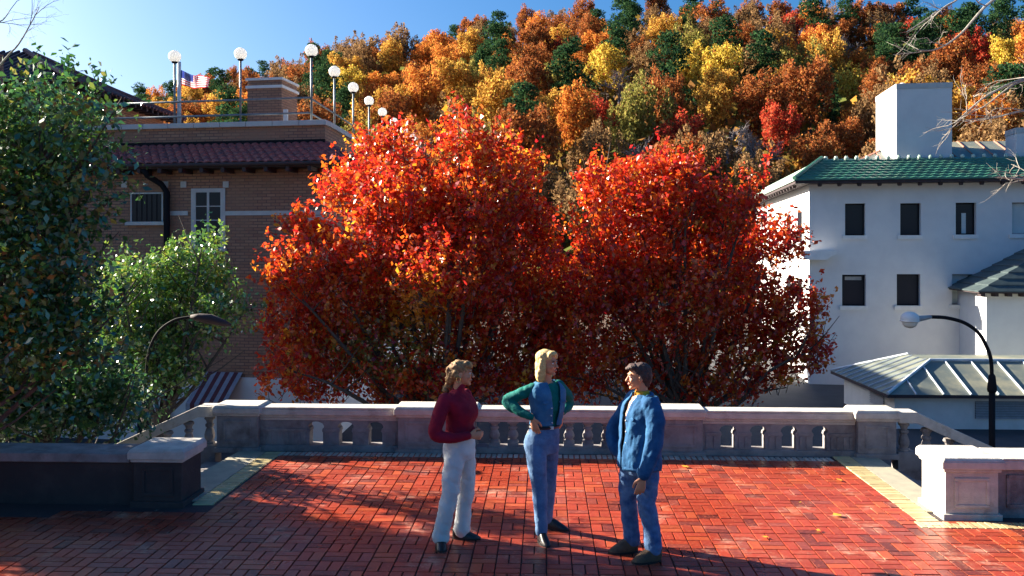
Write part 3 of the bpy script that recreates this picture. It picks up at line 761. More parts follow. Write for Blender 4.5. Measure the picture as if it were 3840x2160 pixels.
b.tube([(0,0,pe+.03),(rx,ry,pr+.03),(W_,ry,pr+.03)], .05, 6); b.tube([(0,D_,pe+.03),(rx,D_-ry,pr+.03)], .05, 6); b.build('roof_seam', M['seam'], prf)
def louvre(parent, p0, ux, w, h, n, nrm):
    b = MB(); 
    for k in range(n):
        z = p0[2]+h*(k+.5)/n; a = Vector((p0[0],p0[1],z)); c = a+Vector(ux)*w; nn = Vector(nrm)
        dz = h/n*.40
        b.add([a+nn*.06-Vector((0,0,dz)), c+nn*.06-Vector((0,0,dz)), c+nn*.01+Vector((0,0,dz)), a+nn*.01+Vector((0,0,dz))], [(0,1,2,3)])
    a = Vector(p0); nn = Vector(nrm)*.004; c = a+Vector(ux)*w; H = Vector((0,0,h))
    o = MB().add([a+nn,c+nn,c+nn+H,a+nn+H], [(0,1,2,3)]).build('vent', M['dark'], parent); b.build('louvre_slats', M['louvre'], o)
xw = (3672-3328)/F*25.35; louvre(pv, (xw,.35,UZ(1572,25.5)), (1,0,0), 1.9, .52, 7, (0,-1,0))
louvre(pv, (.35,2.2,pe-.62), (0,-1,0), 1.1, .50, 7, (-1,0,0))

# ------------------------------------------------------------ street lamps
def smooth_path(pts, n=8):
    pts = [Vector(p) for p in pts]; out = []
    P = [pts[0]*2-pts[1]]+pts+[pts[-1]*2-pts[-2]]
    for i in range(1, len(P)-2):
        for k in range(n):
            t = k/n; a,b_,c,d = P[i-1],P[i],P[i+1],P[i+2]
            out.append(.5*((2*b_)+(c-a)*t+(2*a-5*b_+4*c-d)*t*t+(3*b_-a-3*c+d)*t**3))
    out.append(pts[-1]); return out
Y = 16.0; base = Vector((UX(3720,Y),Y,ZG)); sl = thing('street_lamp', 'black curved-arm street lamp with white globe head, right', 'street lamp', base)
arc = [(3720,1420),(3716,1350),(3700,1300),(3668,1247),(3615,1210),(3550,1192),(3490,1188)]
pts = [Vector((0,0,0))]+[U(a,b_,Y)-base for a,b_ in arc]
MB().tube(smooth_path(pts[:2],2)[:-1]+[pts[1]], [.055]*3, 12).build('pole', M['iron'], sl, smooth=True)
MB().tube(smooth_path(pts[1:]), .034, 10).build('arm', M['iron'], sl, smooth=True)
MB().lathe(pts[1]-Vector((0,0,.25)), [(.075,0),(.085,.05),(.06,.3),(.036,.34)], 12).build('collar', M['iron'], sl, smooth=True)
hd = U(3412,1200,Y)-base
MB().tube([U(3492,1188,Y)-base, U(3440,1196,Y)-base, U(3425,1198,Y)-base], [.035,.06,.07], 10).build('socket', M['louvre'], sl, smooth=True)
b = MB(); b.ball(hd+Vector((0,0,.03)), (.165,.165,.13), 18, 10); o = b.build('lamp_head', M['trimwhite'], sl, smooth=True)
MB().ball(hd-Vector((0,0,.05)), (.135,.135,.105), 16, 8).build('lens', M['plaster2'], o, smooth=True)
MB().lathe(hd-Vector((0,0,.035)), [(.14,0),(.178,.01),(.178,.025),(.15,.035)], 18).build('rim', M['trimwhite'], o, smooth=True)
Y = 12.5; base = Vector((UX(545,Y),Y,ZG)); sl = thing('street_lamp', 'dark thin curved street lamp in front of the small evergreen, left', 'street lamp', base)
pts = [Vector((0,0,0))]+[U(a,b_,Y)-base for a,b_ in [(546,1450),(556,1330),(590,1250),(650,1203),(720,1188)]]
MB().tube(pts[:2], [.05,.035], 10).build('pole', M['iron'], sl, smooth=True)
MB().tube(smooth_path(pts[1:]), [.022]*33, 8).build('arm', M['iron'], sl, smooth=True)
b = MB(); b.tube([U(715,1188,Y)-base,U(745,1190,Y)-base,U(790,1197,Y)-base,U(840,1212,Y)-base,U(866,1220,Y)-base],[.03,.06,.075,.05,.02],10); b.build('lamp_head', M['soffit'], sl, smooth=True)

# ------------------------------------------------------------ trees
def lobes3(lst, Y, dsp, k=1.49065):
    out = []
    for i, e_ in enumerate(lst):
        x, y, rx, ry = e_[:4]; Yb = e_[4] if len(e_) > 4 else Y
        Yl = Yb + (random.uniform(-dsp, dsp)); s = k/F*Yb
        c = U(x*k, y*k, Yl); out.append((np.array(c), max(rx-22,14)*s, max(ry-22,14)*s, max(min(rx,ry)-18,16)*s*1.15))
    return out
def twig_leaves(lobes, ntw, per, size, tl, spread=.10, upw=1.4):
    vol = np.array([l[1]*l[2]*l[3] for l in lobes])**.8; vol /= vol.sum()
    idx = rng.choice(len(lobes), ntw, p=vol)
    C = np.array([l[0] for l in lobes])[idx]; Rr = np.array([[l[1],l[3],l[2]] for l in lobes])[idx]
    d = unit(rng.normal(size=(ntw,3))); r = (rng.random(ntw)**.30*(1+.32*rng.random(ntw)**5))[:,None]
    P = C + d*r*Rr
    dirv = unit(d*.9 + np.array([0,0,upw]) + rng.normal(size=(ntw,3))*.35)
    ln = tl*(.5+rng.random(ntw))
    t = rng.random((ntw,per))
    L = P[:,None,:] + dirv[:,None,:]*(t*ln[:,None])[:,:,None] + rng.normal(size=(ntw,per,3))*spread*(1-.6*t)[:,:,None]
    return P, dirv, ln, L
def limbs(mb, base, lobes, r0, nl, trunk_h, twigs=None):
    top = base+Vector((random.uniform(-.1,.1),random.uniform(-.1,.1),trunk_h))
    mb.tube([base, base+(top-base)*.5+Vector((.04,0,0)), top], [r0*1.25, r0, r0*.85], 10)
    for k in range(nl):
        l = lobes[k % len(lobes)]; c = Vector(l[0]); tgt = c+Vector((random.uniform(-.5,.5)*l[1],random.uniform(-.5,.5)*l[3],random.uniform(-.1,.45)*l[2]))
        st_ = top-Vector((0,0,random.uniform(0,trunk_h*.35)))
        m1 = st_.lerp(tgt,.35)+Vector((0,0,-.08*(tgt-st_).length)); m2 = st_.lerp(tgt,.7)+Vector((random.uniform(-.15,.15),random.uniform(-.15,.15),0))
        pp = smooth_path([st_,m1,m2,tgt],4); rr_ = np.linspace(r0*.42, .012, len(pp))
        mb.tube(pp, list(rr_), 6, False)
        for q in range(5):
            s0 = pp[random.randint(4,len(pp)-2)]; dv = Vector((random.gauss(0,1),random.gauss(0,1),random.uniform(.4,1.6))).normalized()
            mb.tube([s0, s0+dv*.5+Vector((0,0,.03)), s0+dv*1.0+Vector((0,0,.15))], [.02,.012,.005], 5, False)
def pick(n, pal, wts):
    pal = np.array(pal, float); w_ = np.array(wts, float); w_ /= w_.sum()
    c = pal[rng.choice(len(pal), n, p=w_)]; return c*(.75+.5*rng.random((n,1)))
REDP = [(.60,.034,.012),(.50,.016,.016),(.70,.085,.012),(.72,.22,.016),(.28,.008,.018),(.75,.42,.03)]
def red_tree(label, lob, Y, basepx, ntw, yshift=None):
    base = Vector((UX(basepx*1.49065,Y),Y,ZG)); t = thing('red_maple', label, 'tree', base)
    lobes = lobes3(lob, Y, .9)
    P, dv, ln, Lf = twig_leaves(lobes, ntw, 19, .1, .52, .080)
    n = Lf.shape[0]*Lf.shape[1]; Cc = Lf.reshape(-1,3)
    # clump colour: each twig leans to one hue
    hue = pick(ntw, REDP, [.28,.17,.28,.13,.09,.05]); cols = hue[:,None,:]*.55 + pick(n, REDP, [.26,.17,.26,.15,.10,.06]).reshape(ntw,19,3)*.45
    cols = cols.reshape(-1,3)
    if yshift is not None: cols = yshift(Cc, cols)
    Q = leafquads(Cc, .103, up=None)
    quads_mesh('crown', Q-np.array(base), cols, M['redleaf'], t)
    b = MB(); limbs(b, base, lobes, .16, 26, 2.1)
    for k in range(0, ntw, 3):
        p = Vector(P[k]); q = p+Vector(dv[k])*float(ln[k]); p2 = p-Vector(dv[k])*.25; b.tube([p2,q], [.009,.004], 3, False)
    b.v = [tuple(Vector(v)-base) for v in b.v]; b.build('trunk', M['bark'], t)
    return t
def ysh(Cc, cols):
    px = CX+F*Cc[:,0]/Cc[:,1]; py = HY-F*(Cc[:,2]-HC)/Cc[:,1]
    px /= 1.49065; py /= 1.49065
    # one limb has turned yellow and orange, its neighbours still green
    m = np.exp(-(((px-1050)/75)**2+((py-790)/85)**2)); m2 = np.exp(-(((px-960)/130)**2+((py-890)/70)**2)); m3 = np.exp(-(((px-1290)/90)**2+((py-420)/60)**2))
    r = rng.random(len(px))
    yl = np.array([.85,.42,.03]); gr_ = np.array([.20,.26,.05])
    a = (r < m*.9)[:,None]; cols = np.where(a, cols*.25+yl*.75*(.7+.5*rng.random((len(px),1))), cols)
    a = ((rng.random(len(px)) < m2*.7))[:,None]; cols = np.where(a, cols*.2+gr_*.8, cols)
    a = ((rng.random(len(px)) < m3*.4))[:,None]; cols = np.where(a, cols*.4+yl*.6, cols)
    return cols
LOB1 = [(950,395,60,70),(1000,400,70,70),(1175,370,75,85),(1290,450,80,90),(1240,400,50,60),(880,490,85,85),(1030,520,140,110),(1210,520,130,120),(1340,570,55,70),(770,600,75,60),(960,640,140,110),(1150,680,150,120),(1320,660,110,120),(740,700,75,80),(860,760,150,120),(1080,810,150,100),(1270,820,140,120),(740,830,80,90),(870,900,150,90),(1060,940,170,70),(1260,950,140,70),(1390,860,70,110),(720,930,60,60),(820,980,110,60),(1000,1000,120,55),(1180,1000,120,50),(1340,990,90,55),(700,990,60,45)]
LOB2 = [(1495,455,45,48),(1575,450,33,45),(1660,432,58,52),(1740,440,50,55),(1560,510,110,95),(1700,520,120,100),(1910,480,36,60),(1830,540,80,80),(1475,580,50,60),(1600,640,140,110),(1780,660,140,110),(1950,620,85,80),(1500,740,110,110),(1680,780,150,110),(1870,790,140,110),(2010,790,75,75),(1480,880,90,90),(1650,910,150,85),(1840,920,150,85),(2000,900,90,80),(2060,880,40,60),(1950,975,100,40),(1500,985,110,55),(1660,1000,130,50),(1820,1000,120,45),(1420,940,60,80)]
red_tree('large red and orange leaved tree left of centre, with a yellow patch low down', LOB1, 17.9, 1110, 3700, ysh)
red_tree('red leaved tree right of centre, its right side against the white building', LOB2, 18.5, 1720, 2900)
GP = [(.035,.11,.03),(.06,.18,.035),(.14,.30,.04),(.022,.07,.03),(.30,.40,.05),(.50,.42,.08)]
def green_tree(name, label, lob, Y, basepx, ntw, size, wts, dsp=1.0, per=12, nl=18, tl=.42):
    base = Vector((UX(basepx*1.49065,Y),Y,ZG)); t = thing(name, label, 'tree', base)
    lobes = lobes3(lob, Y, dsp); P, dv, ln, Lf = twig_leaves(lobes, ntw, per, .1, tl, .07, .6)
    Cc = Lf.reshape(-1,3); n = len(Cc); cols = (pick(ntw, GP, wts)[:,None,:]*.6+pick(n, GP, wts).reshape(ntw,per,3)*.4).reshape(-1,3)
    quads_mesh('crown', leafquads(Cc, size, aspect=.5)-np.array(base), cols, M['greenleaf'], t)
    b = MB(); limbs(b, base, lobes[3:19] if len(lobes) > 19 else lobes, .13, nl, 2.2); b.v = [tuple(Vector(v)-base) for v in b.v]; b.build('trunk', M['bark'], t); return t
green_tree('evergreen_tree', 'tall dark evergreen tree with glossy leaves at the far left', [(150,232,48,66),(55,300,80,70),(235,265,40,50),(180,330,90,80),(70,390,120,100),(240,400,60,60),(200,470,80,60),(50,520,120,90),(280,500,40,30),(-80,400,120,150),(-120,650,130,160),(150,600,90,80),(60,700,110,110),(170,760,80,90),(90,850,120,90),(230,860,70,70),(20,900,120,80),(170,910,90,50),(-150,860,150,120),(60,640,70,60),(300,860,30,40),(-330,350,180,150,10.8),(-400,560,230,180,10.8),(-350,780,220,170,10.8),(-290,950,190,100,10.8),(-600,500,200,200,10.8),(-580,800,200,200,10.8),(-760,180,420,280,7.2),(-1000,260,420,300,6.6)], 9.08, -640, 12500, .080, [.32,.25,.16,.22,.04,.01], .35)  # last lobes lie out of view, added to darken the lower-left terrace and wall
green_tree('evergreen_shrub', 'dark green shrub mass behind the low wall at the left edge', [(60,1010,110,80),(200,1010,90,80),(300,1030,60,60),(-80,1010,110,90),(340,1060,40,40),(140,1060,110,50),(240,960,70,60)], 11.3, 120, 1500, .08, [.35,.25,.1,.27,.03,.0], .3, nl=8)
green_tree('small_evergreen_tree', 'smaller bright green tree in front of the brick wall, behind the thin lamp', [(520,630,45,45),(450,680,80,60),(320,690,60,45),(260,740,50,50),(400,740,110,70),(530,720,55,60),(560,790,70,50),(330,810,100,60),(460,830,110,55),(290,880,80,70),(400,910,90,60),(300,960,80,60),(440,960,70,45),(610,780,30,45)], 16.6, 400, 1700, .090, [.10,.22,.36,.05,.22,.05], .5, nl=14)
green_tree('yellow_leaved_tree', 'small yellow leaved tree showing behind the evergreen at the left edge', [(25,590,40,40),(10,640,30,30)], 12.2, -60, 120, .10, [0,0,.05,0,.4,.55], .3, nl=4)
# bare twigs: upper left and right
def bare(name, label, base, trunk, branches, r0, mat='barkpale', seed=3):
    rs = random.Random(seed); t = thing(name, label, 'tree', base); b = MB()
    b.tube(smooth_path([Vector(p)-Vector(base) for p in trunk], 4), list(np.linspace(r0*3, r0*1.3, (len(trunk)-1)*4+1)), 8)
    b.build('trunk', M[mat], t); b = MB()
    def rec(p, d, L, r, dep):
        pts = [p]; dd = d.copy()
        for k in range(4):
            dd = (dd+Vector((rs.gauss(0,.14),rs.gauss(0,.14),rs.gauss(0,.12)))).normalized(); pts.append(pts[-1]+dd*L/4)
        b.tube(pts, list(np.linspace(r, r*.45, 5)), 5, False)
        if dep:
            for k in range(3 if dep > 1 else 4):
                s = pts[rs.randint(1,4)]; nd = (dd+Vector((rs.gauss(0,.6),rs.gauss(0,.5),rs.gauss(0,.5)))).normalized(); rec(s, nd, L*.55, r*.5, dep-1)
    for path in branches:
        pp = smooth_path([Vector(p)-Vector(base) for p in path], 5); b.tube(pp, list(np.linspace(r0, r0*.3, len(pp))), 6, False)
        for q in range(3):
            i = rs.randint(len(pp)//3, len(pp)-1); dd = (pp[min(i+1,len(pp)-1)]-pp[i-1]).normalized()
            rec(pp[i], (dd+Vector((rs.gauss(0,.45),rs.gauss(0,.4),rs.gauss(0,.45)))).normalized(), .42, r0*.35, 2)
    b.build('branches', M[mat], t); return t
Y = 9.66; bs = Vector((UX(4350,Y),Y,ZG))
bare('bare_tree', 'leafless tree reaching pale branches in from the right edge', bs, [bs, U(4340,1000,Y), U(4250,500,Y), U(4150,200,Y)],
     [[U(4250,520,Y),U(4000,400,Y),U(3840,415,Y),U(3750,435,Y),U(3620,452,Y)],[U(4250,520,Y),U(4000,300,Y),U(3860,290,Y),U(3700,360,Y),U(3580,462,Y)],[U(4250,480,Y),U(3950,330,Y),U(3830,305,Y),U(3690,400,Y)],
      [U(4150,200,Y),U(3900,-60,Y),U(3725,0,Y),U(3600,130,Y),U(3510,185,Y),U(3432,188,Y)],[U(4150,200,Y),U(3800,-120,Y),U(3580,5,Y),U(3400,120,Y)],[U(4300,800,Y),U(4000,690,Y),U(3840,672,Y),U(3740,665,Y)]], .022)
Y = 8.8; bs = Vector((UX(-330,Y),Y,ZG))
bare('bare_sapling', 'thin leafless twigs rising above the evergreen at top left', bs, [bs, U(-280,900,Y), U(-180,450,Y)],
     [[U(-180,450,Y),U(20,220,Y),U(70,165,Y),U(120,80,Y),U(147,28,Y)],[U(-180,450,Y),U(-60,130,Y),U(10,75,Y),U(40,35,Y)]], .012, seed=9)

# ------------------------------------------------------------ hill and its trees
sky_pts = [(-3000,700),(-600,520),(300,390),(520,345),(650,310),(850,262),(1080,195),(1200,172),(1430,140),(1600,112),(1790,78),(1870,35),(2090,15),(2250,-10),(2600,-30),(3000,0),(3400,10),(3840,0),(5000,10),(8000,100)]
def skyl(px):
    xs_ = [p[0] for p in sky_pts]; ys_ = [p[1] for p in sky_pts]; return float(np.interp(px, xs_, ys_))
YF = 66.0
def Dr(px): return float(np.interp(px, [300,1500,2500,3840], [237,199,177,166]))
def hill(X, Y):
    px = CX+F*X/max(Y,33); D = Dr(px); zr_ = HC+(HY-skyl(px))*D/F-9
    s = (Y-YF)/(D-YF)
    if s <= 0: return ZG-.3
    if s <= 1: return ZG+(zr_-ZG)*(s**.95)
    return zr_-(s-1)*30
b = MB(); nx_, ny2 = 110, 60
XS = np.linspace(-420, 420, nx_+1); YS = np.linspace(55, 342, ny2+1)
vs = [(X, Yy, max(hill(X,Yy),-20)+(math.sin(X*.13)+math.cos(Yy*.2))*.5) for Yy in YS for X in XS]
b.add(vs, [(j*(nx_+1)+i, j*(nx_+1)+i+1, (j+1)*(nx_+1)+i+1, (j+1)*(nx_+1)+i) for j in range(ny2) for i in range(nx_)])
tag(b.build('hillside', M['earth'], smooth=True), kind='structure')
PAL = {'orange':[(.62,.22,.03),(.50,.14,.02),(.70,.32,.04)], 'russet':[(.34,.10,.025),(.26,.07,.02),(.45,.16,.03)], 'golden':[(.58,.34,.05),(.46,.24,.03),(.68,.42,.06)],
       'yellow':[(.80,.58,.05),(.70,.48,.05),(.85,.66,.10)], 'red':[(.52,.05,.02),(.40,.03,.02),(.62,.10,.03)], 'olive':[(.26,.24,.05),(.18,.18,.04),(.36,.30,.06)],
       'brown':[(.26,.15,.06),(.20,.11,.05),(.34,.20,.08)]}
for k_ in PAL: PAL[k_] = [tuple((x*.92+.08*sum(c)/3)*(1.05 if k_ not in ('yellow',) else .85) for x in c) for c in PAL[k_]]
def crown_mesh(colname, seed):
    g_ = np.random.default_rng(seed); L = []
    major = [(unit(g_.normal(size=3))*np.array([.42,.42,.42])+np.array([0,0,1.0]), .42+.2*g_.random()) for k in range(7)]
    for c, r in major:
        for k in range(11):
            u = unit(g_.normal(size=3)); u[2] = u[2]*.9+.15
            L.append((c+u*r*(.75+.35*g_.random()), .09+.13*g_.random(), .72+.5*g_.random()))
    P = []; B = []
    for c, r, br in L:
        n = int(34+1300*r*r); d = g_.normal(size=(n,3)); d = unit(d)*(g_.random((n,1))**.4)
        P.append(c + d*np.array([r,r,r*1.25])); B.append(np.full(n, br))
    for c, r in major:
        n = 170; P.append(c+unit(g_.normal(size=(n,3)))*r*.8*(g_.random((n,1))**.3)); B.append(np.full(n, .8))
    P = np.concatenate(P); B = np.concatenate(B)[:,None]; oth = PAL['russet']+PAL['olive'] if colname in ('golden','orange','yellow') else PAL['brown']; pal = np.array(PAL[colname]*4+oth[:2]); cols = pal[g_.integers(0,len(pal),len(P))]*(.75+.5*g_.random((len(P),1)))*(.55+.45*B)
    Q = leafquads(P, .068, aspect=.8); return quads_mesh('crown', Q, cols, M['hillleaf'], 'mesh')
def pine_mesh(seed):
    g_ = np.random.default_rng(seed); P = []
    for k in range(26):
        z = .35+1.9*(k/26)+g_.normal()*.04; rad = .62*(1-(k/26)**1.6)+.12; a = g_.random()*6.28; rr_ = rad*g_.random()**.5
        c = np.array([math.cos(a)*rr_, math.sin(a)*rr_, z]); s = np.array([.30,.30,.13])
        P.append(c+unit(g_.normal(size=(130,3)))*s*(.6+.5*g_.random((130,1))))
    P = np.concatenate(P); pal = np.array([(.022,.06,.025),(.035,.085,.032),(.018,.045,.028),(.06,.11,.04)]); cols = pal[g_.integers(0,4,len(P))]*(.75+.5*g_.random((len(P),1)))
    return quads_mesh('crown', leafquads(P, .09, aspect=.5), cols, M['hillleaf'], 'mesh')
def bare_mesh(seed, leafy):
    rs = random.Random(seed); b = MB()
    tips = []
    def rec(p, d, L, r, dep):
        q = p+d*L; m = p.lerp(q,.5)+Vector((rs.gauss(0,.03),rs.gauss(0,.03),0)); b.tube([p,m,q], [r,r*.8,r*.6], 4 if dep<3 else 6, False); tips.append(q)
        if dep:
            for k in range(4 if dep>1 else 5):
                rec(p.lerp(q,rs.uniform(.45,1)), (d+Vector((rs.gauss(0,.55),rs.gauss(0,.55),rs.gauss(.15,.35)))).normalized(), L*.66, r*.55, dep-1)
    rec(Vector((0,0,0)), Vector((0,0,1)), .8, .05, 4)
    me = bpy.data.meshes.new('branches'); me.from_pydata(b.v, [], b.f); me.materials.append(M['greybranch']); return me
M['greybranch'] = surf('grey_branches', (.26,.22,.21), (.18,.15,.15), .9, 2, 0)
crowns = {c: [crown_mesh(c, 10+i*7+hash(len(c))%5+j) for i in range(3) for j in (0,)] for c in PAL}
pines = [pine_mesh(50+i) for i in range(4)]; bares = [bare_mesh(70+i, False) for i in range(3)]
tm = MB().tube([(0,0,-.6),(0,0,.5),(.03,.02,1.1)], [.045,.035,.02], 6); tmesh = tm.build('trunk', M['bark']); tme = tmesh.data; bpy.data.objects.remove(tmesh)
hs = []; rs = random.Random(21)
rows_s = [0.0,.06,.13,.20,.27,.34,.42,.50,.58,.66,.75,.84,.93,1.0]
for ri, s in enumerate(rows_s):
    px = -60 if ri > 9 else 250
    px = 420 + rs.uniform(0,60)
    while px < 3980:
        D = Dr(px); Yy = YF+(D-YF)*s; step = 6.1/Yy*F*(.8+.4*rs.random())
        vis = skyl(px)
        Y2 = Yy+rs.uniform(-2.8,2.8); X = UX(px, Y2); z = hill(X, Y2)
        ppy = HY-F*(z+7-HC)/Y2
        # leave out what buildings and near trees hide
        ok = True
        if ppy > 700: ok = False
        if px < 1180 and ppy > 470: ok = False
        if 1180 < px < 1400 and ppy > 560: ok = False
        if 2700 < px and ppy > 660 - (px-2700)*.1 : ok = False
        if px > 3200 and ppy > 640: ok = False
        if 3400 < px < 3560 and ppy > 400: ok = False
        if ok: hs.append((px, ppy, X, Y2, z, s))
        px += step
def choose(px, py, s):
    r = rs.random(); 
    if s >= .84:
        if px < 1700: w_ = dict(pine=.36, russet=.30, orange=.12, brown=.22)
        else: w_ = dict(pine=.34, russet=.28, orange=.14, brown=.18, red=.06)
    elif s <= .2:
        w_ = dict(bare=.22, brown=.26, olive=.14, golden=.12, russet=.12, orange=.08, pine=.06)
    elif px < 1500: w_ = dict(orange=.22, golden=.20, russet=.20, pine=.13, yellow=.05, olive=.10, brown=.10)
    else: w_ = dict(orange=.20, golden=.18, russet=.20, yellow=.07, pine=.08, brown=.12, bare=.08, red=.04, olive=.07)
    ks = list(w_); return rs.choices(ks, [w_[k] for k in ks])[0]
forced = [((3180,250),'yellow'),((2970,90),'red'),((3620,150),'red'),((1640,190),'orange'),((2220,235),'yellow'),((2180,290),'pine'),((1860,200),'pine'),((3420,150),'pine'),((3440,200),'pine'),((2560,200),'yellow'),((1480,370),'golden'),((3760,200),'yellow'),((3560,310),'orange'),((2300,480),'brown'),((2650,380),'bare'),((2800,430),'bare'),((2750,350),'bare')]
words = {'orange':'orange','russet':'rusty brown-red','golden':'golden','yellow':'bright yellow','red':'crimson','olive':'olive green','brown':'dull brown','pine':'dark green pine','bare':'grey leafless'}
def zone(px):
    for lim, nm_ in ((640,'left of the flag'),(900,'between flag and second globe lamp'),(1170,'by the brick chimney'),(1420,'above the side globe lamps'),(1640,'left above the left red tree'),(1900,'above the left red tree top'),(2130,'right above the left red tree'),(2360,'above the gap between red trees'),(2640,'above the right red tree'),(2950,'right above the right red tree'),(3280,'left of the white chimney'),(3600,'behind the white chimney')):
        if px < lim: return nm_
    return 'at the right edge'
def level(s): return 'skyline' if s > .9 else 'upper slope' if s > .62 else 'middle slope' if s > .34 else 'lower slope' if s > .1 else 'foot'
recs = []
for h in hs:
    k = choose(h[0], h[1], h[5])
    for (fx, fy), fk in forced:
        if abs(h[0]-fx) < 75 and abs(h[1]-fy) < 28: k = fk
    recs.append((h, k))
print('HILL TREES', len(recs))
from collections import defaultdict
grp = defaultdict(list)
for i, (h, k) in enumerate(recs): grp[(k, zone(h[0]), level(h[5]))].append(i)
lab = {}
on = ['leftmost','second from left','third from left','fourth from left','fifth from left','sixth from left','seventh from left']
for (k, zn, lv), ids in grp.items():
    ids.sort(key=lambda i: recs[i][0][0])
    base_ = '%s %son %s, %s' % (words[k], '' if k=='pine' else 'tree ', 'hill foot' if lv=='foot' else 'the '+lv, zn)
    for q, i in enumerate(ids):
        lab[i] = base_ + ('' if len(ids) == 1 else ', ' + (on[min(q,6)] if len(ids) > 2 or q < 1 else 'rightmost'))
def link_copy(me, name, parent):
    o = bpy.data.objects.new(name, me); COL.objects.link(o); o.parent = parent; return o
for i, (h, k) in enumerate(recs):
    px, ppy, X, Yy, z, s = h
    nm_ = 'pine_tree' if k == 'pine' else 'leafless_tree' if k == 'bare' else 'autumn_tree'
    t = thing(nm_, lab[i], 'tree', (X, Yy, z-.3), rs.uniform(0,6.28), 'trees on the wooded hillside')
    if k == 'pine':
        sc = rs.uniform(2.9,4.2); c = link_copy(pines[rs.randrange(4)], 'crown', t); c.scale = (sc*1.2,sc*1.2,sc*1.25); c.location = (0,0,.8); tr = link_copy(tme, 'trunk', t); tr.scale = (sc,sc,sc*1.3)
    elif k == 'bare':
        sc = rs.uniform(3.6,4.6); c = link_copy(bares[rs.randrange(3)], 'branches', t); c.scale = (sc,sc,sc)
    else:
        sc = rs.uniform(2.8,4.4)*(1.0 if k != 'yellow' else .82); c = link_copy(crowns[k][rs.randrange(len(crowns[k]))], 'crown', t)
        c.scale = (sc*rs.uniform(.9,1.1), sc*rs.uniform(.9,1.1), sc*rs.uniform(1.0,1.4)); c.location = (0,0,sc*.25); tr = link_copy(tme, 'trunk', t); tr.scale = (sc,sc,sc)
# undergrowth
n = 26000; pxs = rng.uniform(200,4000,n); ss = rng.random(n); PP = []; 
for a, s in zip(pxs, ss):
    D = Dr(a); Yy = YF+(D-YF)*s*1.02; X = UX(a,Yy); PP.append((X,Yy,hill(X,Yy)+abs(rng.normal())*1.6+.3))
PP = np.array(PP); pal = [(.30,.15,.05),(.22,.12,.04),(.40,.20,.04),(.13,.15,.04),(.36,.24,.05)]
tag(quads_mesh('undergrowth', leafquads(PP, 1.1, aspect=.9), pick(n, pal, [1,1,1,1,1]), M['hillleaf']), kind='stuff')

# ------------------------------------------------------------ fallen leaves
lf = [(3146,1805),(3140,1938),(3068,1995),(2570,1755),(2869,2020),(3000,1890),(2300,1860),(1380,1830),(1250,1790),(3560,2075),(3300,2100),(2700,1980)]
for i, (a, b_) in enumerate(lf[:6]):
    Yy = F*HC/(b_-HY); X = UX(a, Yy)
    q = leafquads(np.array([[0,0,.0]]), .11, aspect=.7, fold=.1); q[:,:,2] = np.abs(q[:,:,2])*.15+.012
    o = quads_mesh('fallen_leaf', q, np.array([[.75,.55,.08]]), M['redleaf'])
    o.location = (X, Yy, .008)
    tag(o, ['yellow leaf lying on bricks near the right edging, farthest one','yellow leaf lying alone on the sunlit bricks, middle right','small curled yellow leaf on the bricks left of the lone one','tiny leaf beside the balustrade shadow right of the man','pale leaf on the bricks between the man and the right edging','small leaf on the bright bricks right of the man'][i], 'leaf', 'fallen leaves on the bricks')

# ------------------------------------------------------------ people
def prim_tube(mb, pts, rad, seg=14, flat=None, n=5):
    """closed limb with rounded ends; flat=(axis, factor) squashes the section"""
    pts = [Vector(p) for p in pts]
    sp_ = smooth_path(pts, n) if len(pts) > 2 else [pts[0].lerp(pts[1], i/n) for i in range(n+1)]
    m = len(sp_); rr_ = list(np.interp(np.linspace(0,len(pts)-1,m), range(len(pts)), rad))
    d0 = (sp_[1]-sp_[0]).normalized(); d1 = (sp_[-1]-sp_[-2]).normalized(); r0, r1 = rr_[0], rr_[-1]
    pre = [(sp_[0]-d0*r0*math.cos(t), r0*math.sin(t)) for t in (.12,.5,.95)]; post = [(sp_[-1]+d1*r1*math.cos(t), r1*math.sin(t)) for t in (.95,.5,.12)]
    P = [p for p,_ in pre]+sp_+[p for p,_ in post]; Q = [r for _,r in pre]+rr_+[r for _,r in post]
    k0 = len(mb.v); mb.tube(P, Q, seg)
    if flat:
        ax, f = Vector(flat[0]).normalized(), flat[1]
        c = sum(sp_, Vector())/len(sp_)
        # squash about the centreline point nearest each vertex ring
        for i, p in enumerate(P):
            for q in range(seg):
                v = Vector(mb.v[k0+i*seg+q]); d = (v-p).dot(ax); mb.v[k0+i*seg+q] = tuple(v-ax*d*(1-f))
